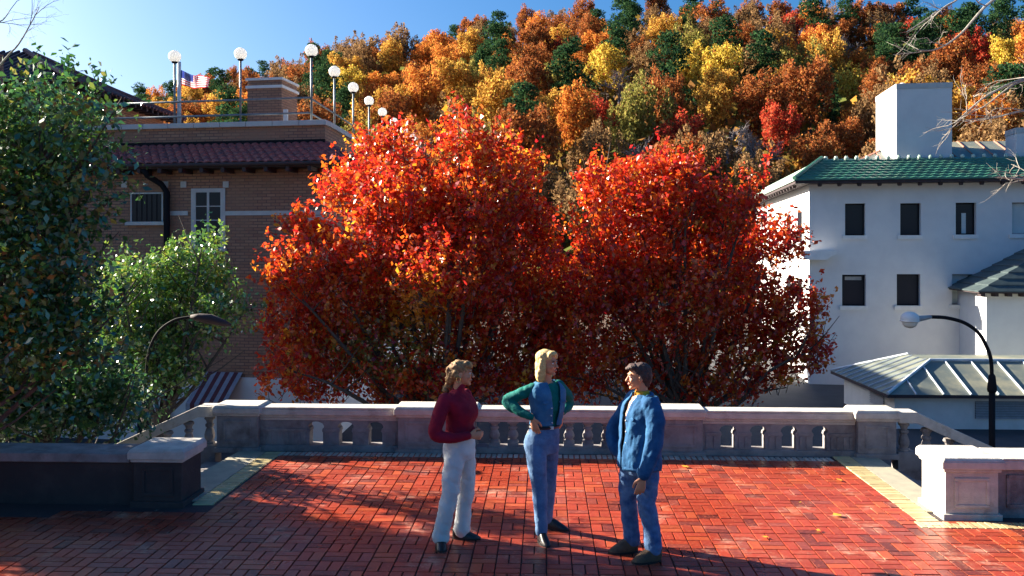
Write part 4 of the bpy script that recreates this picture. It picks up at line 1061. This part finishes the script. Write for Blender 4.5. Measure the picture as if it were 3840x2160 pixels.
def prim_loft(mb, rings, fdir, seg=24):
    """rings: (x,y,z,depth,width[,fwdshift]) ; fdir facing"""
    f = Vector((fdir[0],fdir[1],0)).normalized(); s = Vector((-f.y,f.x,0)); vs = []
    full = []
    for k in range((len(rings)-1)*4+1):
        t = k/4; i = min(int(t), len(rings)-2); u = t-i; g0 = [rings[max(i-1,0)], rings[i], rings[i+1], rings[min(i+2,len(rings)-1)]]
        r = [.5*((2*g0[1][c])+(g0[2][c]-g0[0][c])*u+(2*g0[0][c]-5*g0[1][c]+4*g0[2][c]-g0[3][c])*u*u+(3*g0[1][c]-g0[0][c]-3*g0[2][c]+g0[3][c])*u**3) for c in range(5)]
        full.append(r)
    for r in full:
        for q in range(seg):
            a = 2*math.pi*q/seg; ca, sa = math.cos(a), math.sin(a)
            e = 2.4; ca_ = math.copysign(abs(ca)**(2/e), ca); sa_ = math.copysign(abs(sa)**(2/e), sa)
            p = Vector((r[0],r[1],r[2]))+f*ca_*r[3]+s*sa_*r[4]; vs.append(p)
    n = len(full); fs = []
    for i in range(n-1):
        for q in range(seg): q2=(q+1)%seg; fs.append((i*seg+q,i*seg+q2,(i+1)*seg+q2,(i+1)*seg+q))
    fs.append(tuple(range(seg-1,-1,-1))); fs.append(tuple(range((n-1)*seg,n*seg))); mb.add(vs, fs)
TEX = bpy.data.textures.new('folds', 'CLOUDS'); TEX.noise_scale = .085; TEX.noise_depth = 2
TEX3 = bpy.data.textures.new('creases', 'CLOUDS'); TEX3.noise_scale = .12; TEX3.noise_depth = 2
TEX2 = bpy.data.textures.new('strands', 'CLOUDS'); TEX2.noise_scale = .03; TEX2.noise_depth = 3
def blob(name, mb, voxel, mat, parent, smooth=4, disp=0, tex=TEX, cut=None, thick=0, crease=False):
    em = None
    me = bpy.data.meshes.new('tmp'); me.from_pydata(mb.v, [], mb.f); o = bpy.data.objects.new('tmp', me); COL.objects.link(o)
    r = o.modifiers.new('r','REMESH'); r.mode='VOXEL'; r.voxel_size=voxel; r.adaptivity=0
    if smooth: s = o.modifiers.new('s','SMOOTH'); s.factor=.5; s.iterations=smooth
    if disp:
        d = o.modifiers.new('d','DISPLACE'); d.texture = tex; d.strength = disp; d.mid_level=.5; d.texture_coords='LOCAL'
        if crease:
            em = bpy.data.objects.new('tmp_e', None); COL.objects.link(em); em.rotation_euler = (.5,.55,.3) if crease != 'v' else (.15,.35,.3); em.scale = (1.5,1.5,.6) if crease != 'v' else (.75,.75,1.8); d.texture_coords='OBJECT'; d.texture_coords_object = em; d.texture = TEX3
    dg = bpy.context.evaluated_depsgraph_get(); dg.update()
    m2 = bpy.data.meshes.new_from_object(o.evaluated_get(dg)); bpy.data.objects.remove(o)
    if em: bpy.data.objects.remove(em)
    if cut:
        vs = np.empty(len(m2.vertices)*3, np.float32); m2.vertices.foreach_get('co', vs); vs = vs.reshape(-1,3)
        keep = [tuple(p.vertices) for p in m2.polygons if not cut(Vector(vs[list(p.vertices)].mean(0)))]
        used = sorted({i for f in keep for i in f}); mp = {v:i for i,v in enumerate(used)}
        m3 = bpy.data.meshes.new(name); m3.from_pydata([tuple(map(float,vs[i])) for i in used], [], [tuple(mp[i] for i in f) for f in keep]); m2 = m3
    m2.name = name; m2.materials.clear(); m2.materials.append(mat); m2.polygons.foreach_set('use_smooth', [True]*len(m2.polygons)); m2.update()
    ob = bpy.data.objects.new(name, m2); COL.objects.link(ob); ob.parent = parent
    if thick: so_ = ob.modifiers.new('t','SOLIDIFY'); so_.thickness = thick; so_.offset = 0
    return ob
def hframe(c, f, tilt=0):
    f = Vector((f[0],f[1],f[2] if len(f)>2 else 0)).normalized(); l = Vector((0,0,1)).cross(f).normalized(); u = f.cross(l)
    m = Matrix((f,l,u)).transposed().to_4x4(); m.translation = Vector(c); return m
def head_prims(mb, H, female=False, k=1.0):
    R3 = H.to_3x3()
    def B(c, r): mb.ball(H @ (Vector(c)*k), tuple(x*k for x in r), 18, 14, R3)
    B((-.014,0,.035),(.094,.074,.082)); B((.022,0,-.025),(.068,.060,.086)); B((.036,0,-.072),(.046,.046,.036)); B((.070,0,-.098),(.020,.022,.017))
    B((.078,0,.028),(.016,.046,.013)); B((.066,.034,-.030),(.022,.020,.022)); B((.066,-.034,-.030),(.022,.020,.022))
    B((.087,0,-.062),(.011,.022,.014))
    for s in (1,-1): B((-.006,s*.074,-.012),(.019,.010,.031)); B((.104,s*.011,-.030),(.008,.007,.007))
    prim_tube(mb, [H@(Vector((.086,0,.012))*k), H@(Vector((.102,0,-.012))*k), H@(Vector((.113,0,-.030))*k)], [.008*k,.010*k,.0115*k], 10, n=3)
def face_parts(H, parent, k=1.0):
    R3 = H.to_3x3()
    for s in (1,-1):
        e = MB().ball(H@(Vector((.081,s*.031,.006))*k), (.010*k,.013*k,.0085*k), 12, 8, R3).build('eye', M['eyew'], parent, smooth=True)
        MB().ball(H@(Vector((.0885,s*.031,.006))*k), (.004*k,.006*k,.006*k), 10, 6, R3).build('iris', M['iris'], e, smooth=True)
        MB().ball(H@(Vector((.088,s*.032,.026))*k), (.008*k,.021*k,.0045*k), 10, 6, R3).build('eyebrow', M['hairdark'], parent, smooth=True)
    MB().ball(H@(Vector((.094,0,-.061))*k), (.008*k,.024*k,.0065*k), 12, 6, R3).build('mouth', M['lips'], parent, smooth=True)
def hand_prims(mb, wrist, d, palm_n, thumb_side, curl=.5, k=1.0):
    """d: direction of fingers, palm_n: palm normal, thumb_side: side of the thumb"""
    w_ = Vector(wrist); d = Vector(d).normalized(); n = Vector(palm_n); n = (n-d*n.dot(d)).normalized(); s = Vector(thumb_side); s = (s-d*s.dot(d)-n*s.dot(n)).normalized()
    prim_tube(mb, [w_-d*.03, w_+d*.015, w_+d*.05*k, w_+d*.085*k], [.023*k,.028*k,.036*k,.035*k], 14, (n,.42), 3)
    for i, (off, L) in enumerate(((.030,.072),(.010,.080),(-.010,.074),(-.029,.058))):
        p = w_+d*(.086 if i<3 else .080)*k+s*off*k; pts = [p-d*.012]; a = 0; q = p
        for seg_, fr in enumerate((.42,.32,.26)):
            a += curl*(.55+.12*i+.25*seg_); dd = d*math.cos(a)+n*math.sin(a)+s*off*1.2; q = q+dd.normalized()*L*fr*k; pts.append(q)
        prim_tube(mb, pts, [.0095*k,.0092*k,.0085*k,.0072*k], 8, n=3)
    p = w_+d*.025*k+s*.026*k; dd = (d*.72+s*.62+n*.25).normalized(); q1 = p+dd*.035*k; q2 = q1+(d*.9+s*.25+n*.35).normalized()*.030*k; q3 = q2+(d*.95+n*.45).normalized()*.024*k
    prim_tube(mb, [p-dd*.01,q1,q2,q3], [.014*k,.012*k,.0105*k,.0085*k], 8, n=3)
def body(parent, H, neck, torso, fdir, arms, legs, hands):
    mb = MB(); head_prims(mb, H)
    prim_tube(mb, [H@Vector((-.022,0,-.055)), neck], [.050,.054], 16)
    prim_loft(mb, torso, fdir)
    for a in arms: prim_tube(mb, a, [.046,.038,.026], 12)
    for l in legs: prim_tube(mb, l, [.080,.070,.052,.048,.036], 12)
    for h in hands: hand_prims(mb, *h)
    return blob('body', mb, .0048, M['skin'], parent, 2)
def shoe(parent, heel, d, L, mat, h=.075, wid=.046, ankle=.10):
    d = Vector((d[0],d[1],0)).normalized(); s = Vector((-d.y,d.x,0)); heel = Vector(heel); b = MB(); seg=20
    def ring(z, grow=0, f=1):
        out = []
        for q in range(seg):
            a = 2*math.pi*q/seg; x = (.5+.5*math.copysign(abs(math.cos(a))**.75,math.cos(a))); y = math.copysign(abs(math.sin(a))**.7,math.sin(a))
            wv_ = wid*(.78+.34*math.sin(math.pi*min(1,x*.95))+ .05)*f
            out.append(heel+d*((x*L-.5*L)*f+.5*L)+s*y*(wv_+grow)+Vector((0,0,z)))
        return out
    b2 = MB(); r0 = ring(0,.003), ring(.022,.004)
    b2.add(r0[0]+r0[1], [(q,(q+1)%seg,(q+1)%seg+seg,q+seg) for q in range(seg)]+[tuple(range(seg-1,-1,-1)), tuple(range(seg,2*seg))])
    # upper: profile height falls toward the toe
    vs = []
    lv = 7
    for j in range(lv):
        t = j/(lv-1); f = 1-.55*t**2.2
        for q in range(seg):
            a = 2*math.pi*q/seg; x = (.5+.5*math.copysign(abs(math.cos(a))**.75,math.cos(a))*f) ; xx = x*L - t*L*.20*(1 if t>0 else 0)
            xx = max(xx, .004); hz_ = .022+t*(h*(1.25-.75*(xx/L)))
            y = math.copysign(abs(math.sin(a))**.75,math.sin(a))*wid*(1.02+.12*math.sin(math.pi*min(1,max(0,xx/L))))*(1-.45*t**2)
            vs.append(heel+d*xx+s*y+Vector((0,0,hz_)))
    fs = [(j*seg+q, j*seg+(q+1)%seg, (j+1)*seg+(q+1)%seg, (j+1)*seg+q) for j in range(lv-1) for q in range(seg)]+[tuple((lv-1)*seg+q for q in range(seg))]
    b.add(vs, fs); prim_tube(b, [heel+d*L*.22+Vector((0,0,.04)), heel+d*L*.20+Vector((0,0,ankle+.03))], [wid*.95, wid*.90], 12)
    o = b.build('shoe', mat, parent, smooth=True); b2.build('sole', M['sole'], o); return o

# --- woman in maroon sweater (left)
def gy(py): return F*HC/(py-HY)
Y0 = 8.17; p1 = thing('person', 'woman in maroon turtleneck and pale trousers with clasped hands, leftmost of the three', 'person', (UX(1715,Y0),Y0,0))
H = hframe((.045,-.01,1.615), (1,-.08,-.02))
fd = (.88,-.47)
armN = [(-.135,-.13,1.37),(-.185,-.22,1.075),(.115,-.20,1.06)]; armF = [(.07,.15,1.37),(.05,.19,1.09),(.165,-.02,1.06)]
bd = body(p1, H, (.0,0,1.40), [(.02,0,.90,.09,.13),(.02,0,1.05,.085,.12),(.02,0,1.2,.09,.13),(.01,0,1.33,.08,.15),(.01,0,1.42,.05,.08)], fd, [armN,armF], [[(-.01,-.075,.88),(-.045,-.115,.66),(-.062,-.13,.49),(-.115,-.135,.25),(-.150,-.13,.085)],[(.065,.06,.88),(.085,.09,.66),(.085,.10,.49),(.055,.10,.25),(.035,.085,.085)]],
     [((.125,-.195,1.06),(1,.22,-.05),(.2,1,-.1),(0,0,1),.55),((.165,-.03,1.06),(.75,-.72,-.06),(-.6,-.6,-.1),(0,0,1),.75)])
face_parts(H, p1)
mb = MB(); prim_loft(mb, [(.02,0,.985,.118,.160),(.02,0,1.03,.130,.160),(.025,0,1.12,.120,.142),(.045,0,1.22,.148,.158),(.035,0,1.30,.135,.175),(.015,0,1.37,.105,.180),(.0,0,1.42,.075,.12),(.0,0,1.45,.06,.075)], fd)
prim_tube(mb, [(.0,0,1.40),(.022,0,1.50)], [.064,.058], 16)
prim_tube(mb, [(-.11,-.115,1.375),(-.165,-.19,1.22),(-.185,-.22,1.075),(-.03,-.225,1.045),(.105,-.20,1.06)], [.072,.068,.062,.050,.040], 14)
prim_tube(mb, [(.07,.13,1.375),(.06,.19,1.22),(.05,.195,1.09),(.15,.0,1.06)], [.070,.062,.055,.038], 14)
blob('sweater', mb, .010, M['maroon'], p1, 4, .018, crease=True)
mb = MB(); prim_loft(mb, [(.02,0,.80,.125,.165),(.02,0,.87,.135,.178),(.02,0,.95,.132,.172),(.02,0,1.025,.112,.150)], fd)
prim_tube(mb, [(-.01,-.075,.88),(-.045,-.115,.66),(-.062,-.13,.49),(-.115,-.135,.25),(-.150,-.13,.085)], [.108,.092,.082,.078,.082], 16)
prim_tube(mb, [(.065,.06,.88),(.085,.09,.66),(.085,.10,.49),(.055,.10,.25),(.035,.085,.085)], [.108,.092,.080,.076,.082], 16)
blob('trousers', mb, .010, M['whitepants'], p1, 3, .030, crease=True)
MB().tube([(.02+ .118*math.cos(a)*.88+ .155*math.sin(a)*.47, -.118*math.cos(a)*.47+.155*math.sin(a)*.88, 1.018) for a in np.linspace(0,6.28,30)], .010, 6, False).build('belt', M['blackshoe'], p1)
shoe(p1, (-.155,-.055,0), (.12,-1), .26, M['blackshoe']); shoe(p1, (-.055,.09,0), (1,-.12), .28, M['blackshoe'])
mb = MB(); R3 = H.to_3x3()
def HB(c, r, rot=R3): mb.ball(H@Vector(c), r, 18, 14, rot)
HB((-.026,0,.048),(.100,.086,.080)); HB((.035,0,.085),(.066,.070,.036)); HB((-.085,0,-.015),(.062,.070,.075)); HB((-.05,.06,.0),(.045,.03,.06)); HB((-.05,-.06,.0),(.040,.03,.06)); HB((.072,0,.072),(.030,.055,.026))
HB((-.115,.0,-.055),(.045,.05,.055)); HB((-.135,.02,-.115),(.030,.034,.035)); HB((-.165,.02,-.165),(.026,.030,.035)); HB((-.12,.0,.02),(.04,.05,.05))
hr_ = blob('hair', mb, .007, M['hairbrown'], p1, 2, .022, TEX2)
MB().tube([H@(Vector((-.020,-.088,-.050))+Vector((math.cos(a)*.020,0,math.sin(a)*.030))) for a in np.linspace(0,6.28,20)], .0035, 6, False).build('earring', M['gold'], p1, smooth=True)

# --- woman in denim vest (middle)
Y0 = 8.31; p2 = thing('person', 'blond woman in denim vest, teal sleeves and jeans, hands on hips, middle of the three', 'person', (UX(2045,Y0),Y0,0))
H = hframe((.020,-.02,1.695), (.84,-.54,-.02)); fd = (.5,-.86)
armR = [(-.12,-.06,1.445),(-.375,.01,1.315),(-.135,-.155,1.195)]; armL = [(.13,.08,1.445),(.245,.27,1.24),(.165,.09,1.19)]
body(p2, H, (.01,0,1.50), [(.0,0,.95,.09,.12),(.01,0,1.12,.08,.11),(.01,0,1.3,.09,.13),(.01,0,1.44,.08,.15),(.01,0,1.51,.05,.07)], fd, [armR,armL], [[(-.095,-.05,.90),(-.085,-.10,.74),(-.062,-.11,.53),(-.050,-.13,.30),(-.042,-.14,.11)],[(.025,.05,.90),(.045,.10,.74),(.045,.13,.50),(.035,.19,.28),(.025,.23,.10)]],
     [((-.130,-.160,1.185),(.28,-.05,-1),(.35,1,0),(.55,-.7,.3),.25),((.163,.085,1.18),(-.05,-.45,-1),(-1,.2,0),(.2,-1,.2),.3)])
face_parts(H, p2)
mb = MB(); prim_loft(mb, [(.005,0,1.085,.098,.138),(.01,0,1.15,.098,.132),(.02,0,1.27,.120,.148),(.015,0,1.38,.112,.165),(.01,0,1.455,.085,.165),(.01,0,1.50,.055,.10)], fd)
prim_tube(mb, [(-.115,-.06,1.455),(-.26,-.03,1.385),(-.375,.01,1.315),(-.26,-.08,1.245),(-.150,-.150,1.20)], [.056,.058,.056,.052,.038], 14)
prim_tube(mb, [(.135,.09,1.46),(.21,.19,1.36),(.245,.27,1.24),(.175,.11,1.195)], [.056,.056,.052,.038], 14)
blob('shirt', mb, .010, M['teal'], p2, 4, .030, crease=True)
fv = Vector((fd[0],fd[1],0)).normalized(); sv = Vector((-fv.y,fv.x,0))
mb = MB(); prim_loft(mb, [(.0,0,1.055,.124,.168),(.005,0,1.10,.122,.162),(.012,0,1.16,.122,.156),(.022,0,1.27,.142,.168),(.017,0,1.38,.134,.192),(.012,0,1.45,.112,.186),(.01,0,1.50,.085,.135),(.01,0,1.53,.066,.085)], fd)
def vcut(p):
    q = Vector((p.x-.012, p.y, 0)); a = q.dot(fv); s_ = q.dot(sv); z = p.z
    wdt = .022+max(0,(z-1.12))*.14
    return (a > .02 and -.6*wdt-.01 < s_-.018 < wdt*1.0) or z > 1.515 or z < 1.103
blob('vest', mb, .009, M['denimvest'], p2, 4, .014, cut=vcut, thick=.007)
for s_, z in ((-.045,1.21),(-.040,1.28),(-.035,1.14)):
    pv_ = Vector((.015,0,z))+sv*s_+fv*.150; MB().ball(pv_, .008, 8, 6).build('button', M['trimwhite'], p2, smooth=True)
for sg in (1,-1):
    pk = Vector((.018,0,1.33))+sv*sg*.095+fv*.128; MB().ball(pk, (.008,.042,.016), 10, 6, Matrix((fv,sv,Vector((0,0,1)))).transposed()).build('pocket_flap', M['denimvest'], p2, smooth=True)
mb = MB(); prim_loft(mb, [(-.03,0,.82,.12,.165),(-.035,0,.90,.132,.178),(-.025,0,.98,.128,.172),(-.01,0,1.06,.108,.148),(-.005,0,1.09,.102,.142)], fd)
prim_tube(mb, [(-.095,-.05,.90),(-.085,-.10,.74),(-.062,-.11,.53),(-.050,-.13,.30),(-.042,-.14,.11)], [.108,.096,.076,.066,.060], 16)
prim_tube(mb, [(.025,.05,.90),(.045,.10,.74),(.045,.13,.50),(.035,.19,.28),(.025,.23,.10)], [.105,.090,.070,.062,.058], 16)
blob('jeans', mb, .009, M['denimlight'], p2, 3, .020, crease=True)
MB().tube([Vector((-.006,0,1.083))+fv*.116*math.cos(a)+sv*.154*math.sin(a) for a in np.linspace(0,6.28,30)], .015, 6, False).build('belt', M['blackshoe'], p2)
MB().box(-.02,.02,-.006,.006,-.014,.014).build('buckle', M['trimwhite'], p2).location = Vector((-.006,0,1.083))+fv*.126
shoe(p2, (-.060,-.08,0), (.30,-.95), .25, M['blackshoe'], .085, .040); shoe(p2, (.0,.245,0), (.95,-.3), .25, M['blackshoe'], .085, .040)
mb = MB(); R3 = H.to_3x3()
HB((-.024,0,.055),(.100,.088,.080)); HB((-.06,0,-.03),(.070,.082,.10)); HB((-.07,0,-.10),(.060,.078,.085)); HB((-.01,.080,-.04),(.040,.022,.10)); HB((-.01,-.080,-.04),(.040,.022,.10)); HB((.045,0,.095),(.055,.066,.030)); HB((-.03,.082,-.12),(.035,.020,.055)); HB((-.03,-.082,-.12),(.035,.020,.055)); HB((-.045,-.05,-.13),(.050,.045,.060)); HB((-.055,.04,-.14),(.050,.045,.055)); HB((-.02,-.078,-.09),(.045,.026,.075)); HB((.06,.045,.070),(.028,.025,.035)); HB((.05,-.05,.070),(.026,.022,.032))
blob('hair', mb, .007, M['hairblond'], p2, 4, .010, TEX2)

# --- man in denim jacket (right)
Y0 = 7.78; p3 = thing('person', 'dark haired man in open blue denim jacket, jeans and tan boots, rightmost of the three', 'person', (UX(2400,Y0),Y0,0))
H = hframe((-.015,.0,1.640), (-1,-.06,-.05)); fd = (-.96,-.28)
armL = [(.085,-.17,1.43),(.085,-.25,1.10),(-.015,-.285,.80)]; armR = [(-.02,.19,1.42),(-.17,.26,1.10),(-.17,.12,.93)]
body(p3, H, (.03,0,1.44), [(.0,0,.90,.10,.13),(.0,0,1.1,.10,.13),(.01,0,1.3,.11,.16),(.02,0,1.41,.09,.17),(.02,0,1.47,.06,.08)], fd, [armL,armR], [[(-.065,.07,.85),(-.085,.09,.66),(-.095,.11,.50),(-.075,.12,.30),(-.055,.125,.115)],[(.055,-.07,.85),(.055,-.09,.66),(.045,-.10,.50),(.085,-.10,.30),(.105,-.115,.115)]],
     [((-.018,-.287,.795),(-.22,-.03,-1),(.0,1,-.1),(-1,-.1,.1),.35,1.08),((-.17,.10,.92),(.1,-.5,-.8),(1,.1,0),(-.3,-.8,.3),.4,1.08)])
face_parts(H, p3)
fv = Vector((fd[0],fd[1],0)).normalized(); sv = Vector((-fv.y,fv.x,0))
mb = MB(); prim_loft(mb, [(.0,0,.88,.135,.165),(.0,0,1.0,.140,.165),(.0,0,1.15,.135,.165),(.005,0,1.3,.135,.180),(.015,0,1.40,.110,.185),(.02,0,1.46,.075,.11)], fd)
blob('shirt', mb, .010, M['peach'], p3, 4, .02)
mb = MB(); prim_tube(mb, [(.025,0,1.43),(.018,0,1.50)], [.072,.064], 18); 
def ccut(p): return Vector((p.x-.01,p.y,0)).dot(fv) > .052 and p.z > 1.44 and abs(Vector((p.x-.01,p.y,0)).dot(sv)) < .03
blob('collar', mb, .007, M['yellow'], p3, 2, .004, cut=lambda p: p.z > 1.515 or ccut(p), thick=.005)
mb = MB(); prim_loft(mb, [(-.01,0,.80,.170,.205),(-.01,0,.86,.180,.215),(-.005,0,.98,.178,.215),(.0,0,1.12,.172,.210),(.005,0,1.27,.165,.215),(.015,0,1.38,.145,.210),(.025,0,1.45,.100,.150),(.025,0,1.49,.080,.095)], fd)
prim_tube(mb, [(.075,-.15,1.415),(.10,-.215,1.27),(.088,-.255,1.10),(.045,-.275,.95),(-.010,-.285,.835)], [.088,.084,.074,.066,.056], 16)
prim_tube(mb, [(-.01,.16,1.41),(-.11,.22,1.27),(-.20,.245,1.10),(-.215,.19,.98),(-.18,.12,.93)], [.085,.080,.074,.064,.054], 16)
def jcut(p):
    q = Vector((p.x-.0, p.y, 0)); a = q.dot(fv); s_ = q.dot(sv)
    w2 = .022 + max(0,p.z-1.0)*.075
    if (p.z < .815 and not (p.y < -.235 and p.x < .05)) or p.z > 1.485: return True
    return a > .03 and abs(s_-.01) < w2 and p.z > .80 and not (p.y < -.20 )
blob('jacket', mb, .010, M['denimjacket'], p3, 3, .036, crease='v', cut=jcut, thick=.010)
for z in (1.26,1.16,1.06,.96,.87):
    pp_ = Vector((.0,0,z))+sv*.062+fv*.166; MB().ball(pp_, .008, 8, 6).build('button', M['trimwhite'], p3, smooth=True)
mb = MB(); mb.tube([Vector((-.01,0,.835))+fv*.178*math.cos(a)+sv*.212*math.sin(a) for a in np.linspace(.32,5.96,40)], .017, 8)
mb.build('hem_band', M['denimjacket'], p3, smooth=True)
MB().tube([(-.002,-.284,.862),(-.012,-.286,.822)], .062, 16, False).build('cuff', M['denimjacket'], p3, smooth=True)
pk = Vector((.0,0,1.28))+sv*.12+fv*.135; MB().ball(pk, (.012,.050,.020), 10, 6, Matrix((fv,sv,Vector((0,0,1)))).transposed()).build('pocket_flap', M['denimjacket'], p3, smooth=True)
mb = MB(); prim_tube(mb, [Vector((.03,0,1.475))+(-fv)*.072*math.cos(a)+sv*.098*math.sin(a)-Vector((0,0,.035*(1-math.cos(a))*.5)) for a in np.linspace(-2.45,2.45,13)], [.022]*13, 10, ((0,0,1),1.3), 2)
blob('jacket_collar', mb, .008, M['denimjacket'], p3, 2, .006)
mb = MB(); prim_loft(mb, [(.0,0,.76,.13,.165),(-.005,0,.84,.145,.178),(-.005,0,.93,.14,.172),(-.005,0,1.0,.13,.16)], fd)
prim_tube(mb, [(-.065,.07,.85),(-.085,.09,.66),(-.095,.11,.50),(-.075,.12,.30),(-.055,.125,.115)], [.112,.094,.082,.078,.080], 16)
prim_tube(mb, [(.055,-.07,.85),(.055,-.09,.66),(.045,-.10,.50),(.085,-.10,.30),(.105,-.115,.115)], [.112,.096,.084,.080,.082], 16)
blob('jeans', mb, .009, M['denim'], p3, 3, .028, crease=True)
shoe(p3, (.0,.135,0), (-.97,-.22), .29, M['tanboot'], .105, .054, .12); shoe(p3, (.175,-.10,0), (-.95,-.30), .29, M['tanboot'], .105, .054, .12)
mb = MB(); R3 = H.to_3x3()
HB((-.028,0,.052),(.098,.084,.078)); HB((-.07,0,-.005),(.060,.078,.085)); HB((.045,0,.092),(.056,.064,.030)); HB((.085,0,.082),(.030,.050,.018)); HB((-.035,.072,.01),(.035,.020,.045)); HB((-.035,-.072,.01),(.035,.020,.045)); HB((-.075,0,-.06),(.035,.06,.04))
blob('hair', mb, .007, M['hairdark'], p3, 3, .018, TEX2)
